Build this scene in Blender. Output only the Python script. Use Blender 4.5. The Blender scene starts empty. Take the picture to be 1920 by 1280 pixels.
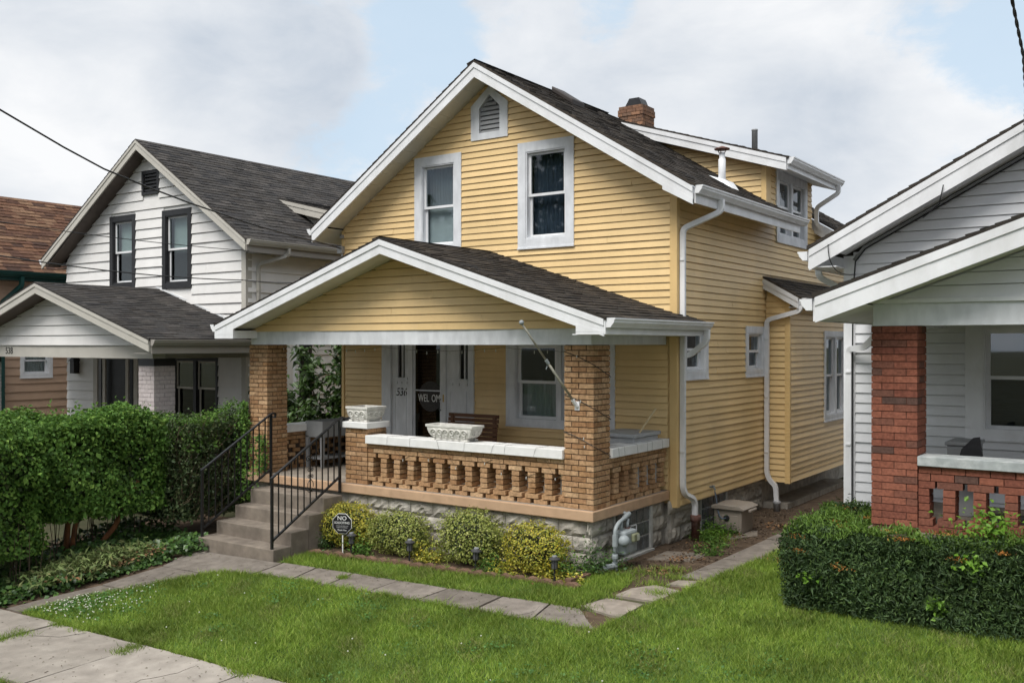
import bpy, math, random
import numpy as np
from mathutils import Vector, Matrix
random.seed(7); RNG = np.random.default_rng(7)
SC = bpy.context.scene
COL = SC.collection

# ------------------------------------------------------------------ camera
TH = math.radians(35.052)
CAMLOC = (5.837, -10.021, 2.76)
cd = bpy.data.cameras.new('camera'); cam = bpy.data.objects.new('camera', cd); COL.objects.link(cam)
cd.sensor_width = 36.0; cd.lens = 33.675; cd.shift_y = 5 / 1920.0
cd.clip_start = 0.1; cd.clip_end = 3000
cam.location = CAMLOC; cam.rotation_euler = (math.radians(90), 0, TH)
SC.camera = cam

# ------------------------------------------------------------------ light and sky
SUN_EL, SUN_AZ = math.radians(57), math.radians(181)      # azimuth measured from +Y towards +X
SUN_STRENGTH, SKY_STRENGTH, CLOUD = 2.5, 0.12, 0.80
sdir = Vector((math.sin(SUN_AZ) * math.cos(SUN_EL), math.cos(SUN_AZ) * math.cos(SUN_EL), math.sin(SUN_EL)))
sl = bpy.data.lights.new('sun', 'SUN'); sun = bpy.data.objects.new('sun', sl); COL.objects.link(sun)
sl.energy = SUN_STRENGTH; sl.angle = math.radians(32); sl.color = (1.0, 0.97, 0.92)
sun.rotation_euler = sdir.to_track_quat('Z', 'Y').to_euler(); sun.location = (0, -20, 30)
SC.view_settings.view_transform = 'Standard'; SC.view_settings.look = 'None'
SC.view_settings.exposure = 0.56; SC.view_settings.gamma = 1.0
SC.cycles.max_bounces = 6; SC.cycles.diffuse_bounces = 3; SC.cycles.glossy_bounces = 3; SC.cycles.transmission_bounces = 3; SC.cycles.transparent_max_bounces = 8
SC.cycles.caustics_reflective = False; SC.cycles.caustics_refractive = False; SC.cycles.adaptive_threshold = 0.025

def build_world():
    w = bpy.data.worlds.new('World'); SC.world = w; w.use_nodes = True
    nt = w.node_tree; N = nt.nodes; L = nt.links; N.clear()
    out = N.new('ShaderNodeOutputWorld'); bg = N.new('ShaderNodeBackground'); bg.inputs[1].default_value = SKY_STRENGTH
    L.new(bg.outputs[0], out.inputs[0])
    sky = N.new('ShaderNodeTexSky'); sky.sky_type = 'NISHITA'; sky.sun_disc = False
    sky.sun_elevation = SUN_EL; sky.sun_rotation = SUN_AZ; sky.dust_density = 2.0; sky.altitude = 100
    tc = N.new('ShaderNodeTexCoord')
    def math_(op, a, b=None, clamp=False):
        m = N.new('ShaderNodeMath'); m.operation = op; m.use_clamp = clamp
        for i, v in enumerate((a, b)):
            if v is None: continue
            if isinstance(v, (int, float)): m.inputs[i].default_value = v
            else: L.new(v, m.inputs[i])
        return m.outputs[0]
    def noise(scale, detail, rough, off, zs=2.2, dist=0.0):
        mp = N.new('ShaderNodeMapping'); mp.inputs['Scale'].default_value = (1, 1, zs); mp.inputs['Location'].default_value = off
        L.new(tc.outputs['Generated'], mp.inputs[0])
        n = N.new('ShaderNodeTexNoise'); n.inputs['Scale'].default_value = scale; n.inputs['Detail'].default_value = detail
        n.inputs['Roughness'].default_value = rough; n.inputs['Distortion'].default_value = dist
        L.new(mp.outputs[0], n.inputs['Vector']); return n.outputs['Fac']
    def blob(c, r0, r1, wgt):       # a broad cloud bank (+) or clearing (-) in one direction of the sky
        v = N.new('ShaderNodeVectorMath'); v.operation = 'DOT_PRODUCT'
        nrm = N.new('ShaderNodeVectorMath'); nrm.operation = 'NORMALIZE'; L.new(tc.outputs['Generated'], nrm.inputs[0])
        L.new(nrm.outputs[0], v.inputs[0]); v.inputs[1].default_value = Vector(c).normalized()
        mr = N.new('ShaderNodeMapRange'); mr.interpolation_type = 'SMOOTHSTEP'
        mr.inputs[1].default_value = math.cos(math.radians(r1)); mr.inputs[2].default_value = math.cos(math.radians(r0))
        mr.inputs[3].default_value = 0; mr.inputs[4].default_value = wgt
        L.new(v.outputs['Value'], mr.inputs[0]); return mr.outputs[0]
    f = math_('ADD', math_('MULTIPLY', noise(4.2, 10, 0.60, (3.1, 1.7, 0.4)), 0.66), math_('MULTIPLY', noise(13, 12, 0.70, (8, 2, 5), 1.6, .3), 0.56))
    for c, r0, r1, wg in BLOBS: f = math_('ADD', f, blob(c, r0, r1, wg))
    mask = N.new('ShaderNodeMapRange'); mask.interpolation_type = 'SMOOTHSTEP'
    mask.inputs[1].default_value = 0.45; mask.inputs[2].default_value = 0.66; mask.inputs[3].default_value = 0.12; L.new(f, mask.inputs[0])
    # grey undersides
    g = math_('ADD', math_('MULTIPLY', noise(2.6, 5, 0.5, (1.2, 5.0, 2.0), 3.0), .7), math_('MULTIPLY', noise(8.5, 8, 0.6, (4, 1.0, 7.0), 1.8, .3), .50))
    for c, r0, r1, wg in GREYS: g = math_('ADD', g, blob(c, r0, r1, wg))
    cr = N.new('ShaderNodeValToRGB'); e = cr.color_ramp.elements
    e[0].position = 0.44; e[0].color = (0.91, 0.92, 0.935, 1); e[1].position = 0.88; e[1].color = (0.56, 0.62, 0.70, 1)
    L.new(g, cr.inputs[0])
    sc = N.new('ShaderNodeMix'); sc.data_type = 'RGBA'; sc.blend_type = 'MULTIPLY'; sc.inputs[0].default_value = 1
    L.new(cr.outputs[0], sc.inputs[6]); k = CLOUD * 0.90 / SKY_STRENGTH; sc.inputs[7].default_value = (k, k, k, 1)
    # thin haze lifts the blue
    hz = N.new('ShaderNodeMix'); hz.data_type = 'RGBA'; hz.inputs[0].default_value = 0.86
    h = CLOUD / SKY_STRENGTH; hz.inputs[7].default_value = (0.54 * h, 0.67 * h, 0.79 * h, 1); L.new(sky.outputs[0], hz.inputs[6])
    mx = N.new('ShaderNodeMix'); mx.data_type = 'RGBA'
    L.new(mask.outputs[0], mx.inputs[0]); L.new(hz.outputs[2], mx.inputs[6]); L.new(sc.outputs[2], mx.inputs[7])
    L.new(mx.outputs[2], bg.inputs[0])
def sky_dir(u, v):     # direction on the sky seen from the street, in degrees right of and above the view axis
    a = math.tan(math.radians(u)); b = math.tan(math.radians(v))
    c, s = math.cos(TH), math.sin(TH)
    return (a * c - s, a * s + c, b)
BLOBS = [(sky_dir(-5.2, 17.5), .5, 4.2, -0.26), (sky_dir(-10.5, 10.5), .5, 3.6, -0.15), (sky_dir(-7.5, 13), .5, 3.0, -0.16), (sky_dir(27.5, 17), .5, 4, -0.16),
         (sky_dir(5.5, 19), .5, 2.4, -0.16), (sky_dir(9, 16), .5, 2.0, -0.08), (sky_dir(-17, 17), 3, 9, 0.16), (sky_dir(-25, 10), 3, 9, 0.14),
         (sky_dir(1.5, 15), .5, 4.0, 0.14), (sky_dir(15, 13), 3, 10, 0.16), (sky_dir(-8, 7.5), 1, 3, 0.10)]
GREYS = [(sky_dir(-14.5, 14.5), 1, 7.5, 0.24), (sky_dir(-12, 13.5), .5, 4, 0.08), (sky_dir(17, 11.5), 1, 7, 0.16)]
build_world()

# ------------------------------------------------------------------ materials
MATS = {}
def mat(name, cols, rough=0.6, var=0.12, scale=6.0, bump=0.0, bscale=80.0, spec=0.35, metal=0.0, dirt=0.0, dscale=1.5, dcol=None,
        transl=0.0, stretch=(1, 1, 1), rnd=1.0, emit=0):
    if name in MATS: return MATS[name]
    m = bpy.data.materials.new(name); m.use_nodes = True; nt = m.node_tree; N = nt.nodes; L = nt.links
    b = N['Principled BSDF']; b.inputs['Roughness'].default_value = rough; b.inputs['Metallic'].default_value = metal
    b.inputs['Specular IOR Level'].default_value = spec
    if not isinstance(cols, list): cols = [cols]
    ge = N.new('ShaderNodeNewGeometry'); oi = N.new('ShaderNodeObjectInfo')
    if len(cols) > 1:
        ad = N.new('ShaderNodeMath'); ad.operation = 'ADD'; L.new(ge.outputs['Random Per Island'], ad.inputs[0]); L.new(oi.outputs['Random'], ad.inputs[1])
        fr = N.new('ShaderNodeMath'); fr.operation = 'FRACT'; L.new(ad.outputs[0], fr.inputs[0])
        cr = N.new('ShaderNodeValToRGB'); cr.color_ramp.elements.remove(cr.color_ramp.elements[1])
        for i, c in enumerate(cols):
            el = cr.color_ramp.elements[0] if i == 0 else cr.color_ramp.elements.new(i / (len(cols) - 1))
            el.color = (*c, 1)
        L.new(fr.outputs[0], cr.inputs[0]); base = cr.outputs[0]
    else:
        rg = N.new('ShaderNodeRGB'); rg.outputs[0].default_value = (*cols[0], 1); base = rg.outputs[0]
    mp = N.new('ShaderNodeMapping'); mp.inputs['Scale'].default_value = stretch; L.new(ge.outputs['Position'], mp.inputs[0])
    def mul(base, fac_out, lo, hi, tint=None, f0=0.3, f1=0.7):
        mr = N.new('ShaderNodeMapRange'); mr.inputs[1].default_value = f0; mr.inputs[2].default_value = f1
        mr.inputs[3].default_value = lo; mr.inputs[4].default_value = hi; L.new(fac_out, mr.inputs[0])
        mx = N.new('ShaderNodeMix'); mx.data_type = 'RGBA'
        if tint is None:
            mx.blend_type = 'MULTIPLY'; mx.inputs[0].default_value = 1; L.new(base, mx.inputs[6]); L.new(mr.outputs[0], mx.inputs[7])
        else:
            L.new(mr.outputs[0], mx.inputs[0]); L.new(base, mx.inputs[6]); mx.inputs[7].default_value = (*tint, 1)
        return mx.outputs[2]
    if var:
        n = N.new('ShaderNodeTexNoise'); n.inputs['Scale'].default_value = scale; n.inputs['Detail'].default_value = 5; L.new(mp.outputs[0], n.inputs['Vector'])
        base = mul(base, n.outputs['Fac'], 1 - var, 1 + var)
    if dirt:
        n = N.new('ShaderNodeTexNoise'); n.inputs['Scale'].default_value = dscale; n.inputs['Detail'].default_value = 8; n.inputs['Roughness'].default_value = .65
        L.new(mp.outputs[0], n.inputs['Vector'])
        base = mul(base, n.outputs['Fac'], 0, dirt, dcol or (0.12, 0.10, 0.08), 0.45, 0.75)
    L.new(base, b.inputs['Base Color'])
    if bump:
        n = N.new('ShaderNodeTexNoise'); n.inputs['Scale'].default_value = bscale; n.inputs['Detail'].default_value = 4; L.new(mp.outputs[0], n.inputs['Vector'])
        bp = N.new('ShaderNodeBump'); bp.inputs['Strength'].default_value = bump; bp.inputs['Distance'].default_value = 0.01
        L.new(n.outputs['Fac'], bp.inputs['Height']); L.new(bp.outputs[0], b.inputs['Normal'])
    if transl:
        t = N.new('ShaderNodeBsdfTranslucent'); L.new(base, t.inputs[0]); ms = N.new('ShaderNodeMixShader'); ms.inputs[0].default_value = transl
        L.new(b.outputs[0], ms.inputs[1]); L.new(t.outputs[0], ms.inputs[2]); L.new(ms.outputs[0], N['Material Output'].inputs[0])
    MATS[name] = m; return m
def glass_mat(name, tint=(0.80, 0.84, 0.84), boost=0.03):
    m = bpy.data.materials.new(name); m.use_nodes = True; nt = m.node_tree; N = nt.nodes; L = nt.links; N.remove(N['Principled BSDF'])
    tr = N.new('ShaderNodeBsdfTransparent'); tr.inputs[0].default_value = (*tint, 1)
    gl = N.new('ShaderNodeBsdfGlossy'); gl.inputs['Roughness'].default_value = 0.02; gl.inputs[0].default_value = (.9, .95, 1, 1)
    fr = N.new('ShaderNodeFresnel'); fr.inputs[0].default_value = 1.5
    ad = N.new('ShaderNodeMath'); ad.operation = 'ADD'; ad.inputs[1].default_value = boost; L.new(fr.outputs[0], ad.inputs[0])
    nz = N.new('ShaderNodeTexNoise'); nz.inputs['Scale'].default_value = 2.2; bp = N.new('ShaderNodeBump'); bp.inputs['Strength'].default_value = .04
    L.new(nz.outputs['Fac'], bp.inputs['Height']); L.new(bp.outputs[0], gl.inputs['Normal'])
    gb = N.new('ShaderNodeNewGeometry'); iv = N.new('ShaderNodeMath'); iv.operation = 'SUBTRACT'; iv.inputs[0].default_value = 1; L.new(gb.outputs['Backfacing'], iv.inputs[1])
    mu = N.new('ShaderNodeMath'); mu.operation = 'MULTIPLY'; L.new(ad.outputs[0], mu.inputs[0]); L.new(iv.outputs[0], mu.inputs[1])
    ms = N.new('ShaderNodeMixShader'); L.new(mu.outputs[0], ms.inputs[0]); L.new(tr.outputs[0], ms.inputs[1]); L.new(gl.outputs[0], ms.inputs[2])
    L.new(ms.outputs[0], N['Material Output'].inputs[0]); return m

YEL = mat('yellow_vinyl', [(0.796, 0.571, 0.282), (0.775, 0.551, 0.268), (0.811, 0.586, 0.297), (0.759, 0.541, 0.259), (0.79, 0.571, 0.288)], .45, .06, 1.6, .10, 90, dirt=.28, dscale=1.9, dcol=(.52, .38, .19), stretch=(1, 1, .4))
YTRIM = mat('yellow_trim', (0.74, 0.515, 0.235), .45, .06, 3)
WHT = mat('white_aluminium', (0.79, 0.795, 0.81), .38, .05, 4, .12, 14, dirt=.34, dscale=3.0, dcol=(.42, .41, .385), stretch=(1, 1, .5))
WTRIM = mat('weathered_white_paint', (0.71, 0.725, 0.75), .55, .10, 9, .18, 60, dirt=.32, dscale=3.5, dcol=(.40, .42, .45), stretch=(1, 1, .4))
WHOUSE = mat('white_siding', [(.78, .765, .745), (.75, .735, .715), (.80, .785, .765), (.77, .75, .73)], .5, .05, 2, .06, 100, dirt=.14, dscale=1.4, dcol=(.45, .42, .38), stretch=(1, 1, .5))
RHOUSE = mat('pale_grey_siding', [(0.77, 0.775, 0.792), (0.737, 0.743, 0.759), (0.792, 0.797, 0.814)], .45, .05, 2, .06, 100, dirt=.28, dscale=1.1, dcol=(.36, .35, .33), stretch=(1, 1, .7))
BEIGE = mat('beige_trim', (0.50, 0.475, 0.425), .5, .05, 3, dirt=.1, dscale=2)
TAUPE = mat('taupe_gutter', (0.34, 0.315, 0.285), .45, .05, 3)
SOFF = mat('cream_soffit', (0.60, 0.585, 0.50), .5, .06, 3, dirt=.12, dscale=2)
DSOFF = mat('brown_soffit', (0.10, 0.078, 0.065), .6, .15, 8)
DARK = mat('black_paint', (0.022, 0.022, 0.024), .45, .2, 8)
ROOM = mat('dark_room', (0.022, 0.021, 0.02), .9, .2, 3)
WOODDARK = mat('dark_brown_door', (0.045, 0.022, 0.014), .35, .25, 3, .1, 40, stretch=(6, 6, .6))
GLASS = glass_mat('window_glass'); GLASSD = glass_mat('screened_glass', (.42, .44, .44), .02); GLASSL = glass_mat('reflective_glass', (.7, .72, .74), .12)
SHING = mat('charcoal_shingles', [(0.0364, 0.0338, 0.0325), (0.065, 0.0611, 0.0585), (0.0494, 0.0442, 0.0403), (0.0858, 0.078, 0.0728), (0.039, 0.0377, 0.039), (0.0715, 0.065, 0.0585)], .9, .25, 18, .5, 260, .15)
SHINGB = mat('brown_black_shingles', [(.032, .027, .024), (.055, .047, .04), (.04, .035, .03), (.075, .062, .05), (.03, .028, .027), (.06, .05, .042)], .9, .25, 18, .5, 260, .15)
SHINGR = mat('russet_shingles', [(0.106, 0.054, 0.0361), (0.162, 0.0855, 0.0522), (0.0765, 0.0405, 0.0285), (0.204, 0.122, 0.076), (0.119, 0.0612, 0.0408), (0.0595, 0.036, 0.0285)], .9, .25, 14, .5, 260, .15)
BRICK = mat('buff_brick', [(.40, .235, .12), (.50, .32, .18), (.36, .20, .095), (.46, .285, .155), (.31, .165, .08), (.54, .36, .21), (.385, .215, .11)], .85, .28, 26, .6, 150, .2, dirt=.45, dscale=5, dcol=(.20, .11, .05))
MORT = mat('dark_mortar', (.075, .055, .043), .95, .2, 30, .4, 150, .1)
REDB = mat('red_brick', [(0.236, 0.0857, 0.0546), (0.291, 0.11, 0.0699), (0.192, 0.068, 0.0459), (0.264, 0.0963, 0.0601), (0.0936, 0.0571, 0.0469), (0.253, 0.0909, 0.0568), (0.209, 0.0747, 0.0491)], .85, .25, 40, .5, 200, .2, dirt=.2, dscale=3, dcol=(.13, .05, .035))
REDM = mat('red_mortar', (.13, .06, .045), .95, .2, 30, .3, 150, .1)
PINKB = mat('painted_pinkish_brick', [(.52, .46, .45), (.56, .50, .49), (.48, .42, .41)], .8, .12, 20, .3, 120, .2)
STONE = mat('rock_faced_block', [(.39, .36, .31), (.45, .42, .37), (.35, .32, .275), (.42, .39, .335)], .95, .25, 9, .8, 55, .15, dirt=.55, dscale=3.2, dcol=(.15, .13, .11))
CONC = mat('weathered_concrete', (.225, .19, .155), .95, .22, 6, .6, 120, .15, dirt=.75, dscale=2.3, dcol=(.12, .10, .085))
CONCL = mat('pale_sidewalk_concrete', [(.34, .305, .262), (.305, .272, .235), (.36, .322, .28)], .95, .16, 5, .6, 140, .15, dirt=.7, dscale=1.5, dcol=(.185, .16, .135))
CONCP = mat('grey_path_concrete', [(.20, .175, .15), (.235, .205, .178), (.175, .152, .13)], .95, .2, 8, .5, 140, .15, dirt=.6, dscale=3.4, dcol=(.10, .085, .07))
TANC = mat('tan_stained_concrete', (.50, .335, .215), .9, .14, 7, .4, 110, .15, dirt=.35, dscale=3.5, dcol=(.30, .20, .13))
CAPW = mat('painted_white_cap', (.78, .775, .76), .6, .05, 8, .3, 90, dirt=.15, dscale=5, dcol=(.45, .43, .40))
CAPG = mat('worn_grey_cap', (.36, .385, .385), .7, .15, 12, .3, 90, dirt=.5, dscale=6, dcol=(.62, .62, .60))
BLKIRON = mat('black_iron', (.015, .015, .016), .35, .2, 20, spec=.5)
GREYMET = mat('grey_painted_metal', (.29, .295, .30), .45, .08, 8)
METERG = mat('grey_meter_paint', (.27, .30, .31), .45, .12, 14, .1, 60)
METERL = mat('pale_meter_paint', (.27, .30, .31), .45, .12, 14, .1, 60)
RUST = mat('rusty_iron', (.13, .055, .04), .85, .35, 22, .4, 90, dirt=.5, dscale=7, dcol=(.38, .34, .32))
TAN = mat('taupe_resin', (.285, .245, .205), .55, .06, 6, .1, 50)
TERR = mat('red_brown_edging', [(.16, .098, .07), (.20, .122, .088), (.135, .082, .06), (.185, .118, .085)], .95, .25, 20, .5, 120, .1)
PLAS = mat('chalky_plaster', (.66, .645, .60), .85, .10, 12, .3, 80, .15, dirt=.35, dscale=9, dcol=(.38, .36, .31))
WOOD = mat('brown_slat_wood', (.12, .055, .028), .6, .25, 6, .2, 60, stretch=(.6, 6, 6))
STICK = mat('pale_wood', (.58, .46, .27), .6, .1, 10)
GLB = mat('glass_block', [(.075, .085, .09), (.11, .12, .122), (.06, .068, .07)], .12, .35, 14, .5, 25, .6)
WIRE = mat('black_cable', (.02, .02, .021), .5, 0)
WIREG = mat('green_string_wire', (.045, .045, .035), .5, 0)
BULB = mat('clear_mini_bulb', (.65, .66, .62), .2, 0, spec=.6)
SOIL = mat('soil', (.085, .060, .042), .98, .4, 5, .8, 45, .1, dirt=.6, dscale=9, dcol=(.16, .115, .075))
LAWNB = mat('lawn_base', (.075, .13, .03), .95, .35, 3, .5, 60, .1, dirt=.35, dscale=2.5, dcol=(.12, .10, .05))
GREEND = mat('dark_green_paint', (.012, .055, .048), .4, .1, 6)
PEACH = mat('peach_siding', (.52, .355, .25), .5, .08, 3, dirt=.15, dscale=1.5, dcol=(.3, .2, .14))
CURT = mat('pale_curtain', (.55, .57, .56), .9, .1, 9, stretch=(8, 8, .4))
CURTB = mat('blue_curtain', (.045, .062, .095), .9, .3, 9, stretch=(10, 10, .3))
BLIND = mat('pale_blind', (.80, .90, .86), .7, .05, 5)
BLINDW = mat('grey_window_shade', (.55, .58, .61), .8, .08, 4)
BLACKS = mat('black_sign_face', (.012, .012, .014), .4, 0)
WHITEP = mat('white_print', (.78, .78, .76), .6, 0)
BLKP = mat('black_numeral', (.015, .014, .014), .5, 0)
LEAF_H = mat('hedge_leaves', [(0.0672, 0.15, 0.0255), (0.114, 0.228, 0.04), (0.0536, 0.114, 0.0237), (0.173, 0.297, 0.0545), (0.086, 0.176, 0.0327), (0.0613, 0.132, 0.0272), (0.212, 0.333, 0.0637)], .6, .25, 2.5, spec=.2, transl=.28)
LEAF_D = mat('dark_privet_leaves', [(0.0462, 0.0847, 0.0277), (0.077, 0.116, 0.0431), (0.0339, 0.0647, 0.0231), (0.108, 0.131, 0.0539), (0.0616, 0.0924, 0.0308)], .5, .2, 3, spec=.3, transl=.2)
LEAF_Y = mat('golden_euonymus_leaves', [(0.253, 0.285, 0.035), (0.466, 0.412, 0.049), (0.174, 0.223, 0.0279), (0.583, 0.519, 0.0981), (0.331, 0.34, 0.0419), (0.641, 0.483, 0.0628)], .5, .15, 4, spec=.35, transl=.25)
LEAF_G = mat('variegated_euonymus_leaves', [(0.226, 0.282, 0.049), (0.366, 0.394, 0.0981), (0.139, 0.188, 0.0279), (0.505, 0.513, 0.167), (0.278, 0.326, 0.0698), (0.174, 0.205, 0.0391)], .5, .15, 4, spec=.35, transl=.25)
YEW = mat('yew_needles', [(0.0359, 0.0743, 0.0257), (0.0628, 0.113, 0.0343), (0.0269, 0.0524, 0.0215), (0.0942, 0.157, 0.0386), (0.0493, 0.0874, 0.03)], .55, .25, 3, spec=.3, transl=.12)
YEWT = mat('yew_fresh_needles', [(0.0975, 0.188, 0.0297), (0.146, 0.244, 0.0363), (0.0683, 0.131, 0.0248)], .55, .2, 3, spec=.3, transl=.2)
YEWO = mat('yew_browned_tips', [(0.535, 0.242, 0.0574), (0.433, 0.166, 0.0382), (0.637, 0.344, 0.0952)], .7, .2, 8, transl=.2)
LIME = mat('lime_weed_leaves', [(.13, .27, .025), (.18, .33, .04), (.09, .20, .02)], .5, .15, 5, transl=.3)
IVY = mat('ivy_leaves', [(0.0367, 0.0834, 0.0233), (0.0667, 0.141, 0.03), (0.0267, 0.0584, 0.0183), (0.1, 0.192, 0.0367), (0.05, 0.1, 0.0267)], .4, .2, 3, spec=.45, transl=.15)
DRYL = mat('dry_leaf_litter', [(.20, .095, .04), (.13, .07, .035), (.26, .15, .07), (.09, .055, .03)], .8, .2, 8)
WILT = mat('wilted_cut_stems', [(0.126, 0.182, 0.056), (0.182, 0.231, 0.077), (0.084, 0.119, 0.0392), (0.21, 0.21, 0.084)], .7, .2, 8, transl=.15)
GRASS = mat('grass_blades', [(0.129, 0.209, 0.0259), (0.202, 0.298, 0.0396), (0.095, 0.165, 0.0216), (0.268, 0.364, 0.0576), (0.155, 0.243, 0.0317), (0.347, 0.386, 0.0936)], .55, .38, 1.3, spec=.25, transl=.3)
CLOV = mat('clover_blossom', (.55, .55, .46), .8, .1, 20)
BARK = mat('orange_brown_bark', (.20, .085, .035), .9, .3, 10, .5, 40)
TWIG = mat('grey_brown_twigs', (.085, .06, .042), .9, .3, 10)

# ------------------------------------------------------------------ mesh helpers
class MB:
    def __init__(s): s.v = []; s.f = []
    def add(s, vs, fs):
        b = len(s.v); s.v += [tuple(v) for v in vs]; s.f += [tuple(i + b for i in f) for f in fs]; return s
    def box(s, x0, x1, y0, y1, z0, z1):
        return s.add([(x0, y0, z0), (x1, y0, z0), (x1, y1, z0), (x0, y1, z0), (x0, y0, z1), (x1, y0, z1), (x1, y1, z1), (x0, y1, z1)],
                     [(0, 3, 2, 1), (4, 5, 6, 7), (0, 1, 5, 4), (1, 2, 6, 5), (2, 3, 7, 6), (3, 0, 4, 7)])
    def para(s, o, a, b, c):
        o, a, b, c = map(Vector, (o, a, b, c))
        return s.add([o, o + a, o + a + b, o + b, o + c, o + a + c, o + a + b + c, o + b + c],
                     [(0, 3, 2, 1), (4, 5, 6, 7), (0, 1, 5, 4), (1, 2, 6, 5), (2, 3, 7, 6), (3, 0, 4, 7)])
    def prism(s, poly, ext):
        n = len(poly); e = Vector(ext); p = [Vector(q) for q in poly]
        return s.add(p + [q + e for q in p], [tuple(range(n))[::-1], tuple(range(n, 2 * n))] + [(i, (i + 1) % n, n + (i + 1) % n, n + i) for i in range(n)])
    def sweep(s, path, prof, up=(0, 0, 1), closed=True):
        path = [Vector(p) for p in path]; up = Vector(up); rings = []
        for i, p in enumerate(path):
            d0 = (path[i] - path[i - 1]).normalized() if i else None
            d1 = (path[i + 1] - path[i]).normalized() if i < len(path) - 1 else None
            t = (d0 or d1) if (d0 is None or d1 is None) else (d0 + d1).normalized()
            k = 1.0 if (d0 is None or d1 is None) else 1.0 / max(.5, t.dot(d1))
            u = up - t * up.dot(t)
            if u.length < 1e-3: u = Vector((0, 1, 0)) - t * t.y
            u.normalize(); r = t.cross(u)
            rings.append([p + r * a * k + u * b * (k if abs(up.z) < .5 else 1) for a, b in prof])
        n = len(prof); vs = [q for r in rings for q in r]; fs = []
        for i in range(len(rings) - 1):
            for j in range(n): fs.append((i * n + j, i * n + (j + 1) % n, (i + 1) * n + (j + 1) % n, (i + 1) * n + j))
        fs.append(tuple(range(n))[::-1]); fs.append(tuple((len(rings) - 1) * n + j for j in range(n)))
        return s.add(vs, fs)
    def tube(s, path, r, n=6, r1=None):
        path = [Vector(p) for p in path]; m = len(path)
        vs = []; fs = []; prev = None
        for i, p in enumerate(path):
            t = (path[min(i + 1, m - 1)] - path[max(i - 1, 0)])
            t = t.normalized() if t.length > 1e-9 else Vector((0, 0, 1))
            if prev is None:
                a = Vector((0, 0, 1)) if abs(t.z) < .9 else Vector((1, 0, 0)); u = (a - t * a.dot(t)).normalized()
            else: u = (prev - t * prev.dot(t)).normalized()
            prev = u; w = t.cross(u); rr = r if r1 is None else r + (r1 - r) * i / (m - 1)
            for j in range(n):
                an = 2 * math.pi * j / n; vs.append(p + u * (math.cos(an) * rr) + w * (math.sin(an) * rr))
        for i in range(m - 1):
            for j in range(n): fs.append((i * n + j, i * n + (j + 1) % n, (i + 1) * n + (j + 1) % n, (i + 1) * n + j))
        fs.append(tuple(range(n))[::-1]); fs.append(tuple((m - 1) * n + j for j in range(n)))
        return s.add(vs, fs)
    def lathe(s, c, prof, n=16):
        vs = []; fs = []; m = len(prof)
        for r, z in prof:
            for j in range(n):
                a = 2 * math.pi * j / n; vs.append((c[0] + r * math.cos(a), c[1] + r * math.sin(a), c[2] + z))
        for i in range(m - 1):
            for j in range(n): fs.append((i * n + j, i * n + (j + 1) % n, (i + 1) * n + (j + 1) % n, (i + 1) * n + j))
        fs.append(tuple(range(n))[::-1]); fs.append(tuple((m - 1) * n + j for j in range(n)))
        return s.add(vs, fs)
    def mesh(s, name, m):
        me = bpy.data.meshes.new(name); me.from_pydata(s.v, [], s.f); me.update()
        if m: me.materials.append(m)
        return me

def link(name, data, parent=None, label=None, cat=None, group=None, kind=None):
    o = bpy.data.objects.new(name, data); COL.objects.link(o)
    if parent is not None:
        o.parent = parent; o.matrix_parent_inverse = Matrix.Translation(-Vector(parent.location))
        if parent.parent is not None and parent.type != 'EMPTY': o.matrix_parent_inverse = Matrix.Identity(4)
    if label: o['label'] = label
    if cat: o['category'] = cat
    if group: o['group'] = group
    if kind: o['kind'] = kind
    return o
def obj(name, mb, m, parent=None, label=None, cat=None, group=None, kind=None, smooth=False, bevel=0):
    me = mb.mesh(name, m)
    if smooth: me.polygons.foreach_set('use_smooth', [True] * len(me.polygons))
    o = link(name, me, parent, label, cat, group, kind)
    if bevel:
        b = o.modifiers.new('bevel', 'BEVEL'); b.width = bevel; b.segments = 2; b.limit_method = 'ANGLE'
    return o
def thing(name, loc, label, cat, group=None):
    o = bpy.data.objects.new(name, None); COL.objects.link(o); o.location = loc; o.empty_display_size = .2
    o['label'] = label; o['category'] = cat
    if group: o['group'] = group
    return o
def inst(name, me, loc, parent, rot=(0, 0, 0), scale=(1, 1, 1)):     # an object that shares mesh data
    o = link(name, me, parent); o.location = loc; o.rotation_euler = rot; o.scale = scale; return o
def text_mesh(body, size, m, name='lettering', extrude=.002, shear=0, font_scale_x=1):
    c = bpy.data.curves.new(name, 'FONT'); c.body = body; c.size = size; c.extrude = extrude; c.align_x = 'CENTER'; c.align_y = 'CENTER'; c.shear = shear; c.resolution_u = 3
    o = bpy.data.objects.new(name, c); COL.objects.link(o); bpy.context.view_layer.update()
    me = bpy.data.meshes.new_from_object(o.evaluated_get(bpy.context.evaluated_depsgraph_get()))
    bpy.data.objects.remove(o); bpy.data.curves.remove(c)
    me.materials.clear(); me.materials.append(m); return me
def raw_mesh(name, V, F, m):     # numpy triangles
    me = bpy.data.meshes.new(name); nv, nf = len(V), len(F)
    me.vertices.add(nv); me.vertices.foreach_set('co', V.astype(np.float32).ravel())
    me.loops.add(nf * 3); me.loops.foreach_set('vertex_index', F.astype(np.int32).ravel())
    me.polygons.add(nf); me.polygons.foreach_set('loop_start', np.arange(0, nf * 3, 3, dtype=np.int32))
    me.update(calc_edges=True); me.materials.append(m); return me
def unit(a): return a / np.maximum(1e-9, np.linalg.norm(a, axis=1, keepdims=True))
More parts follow.
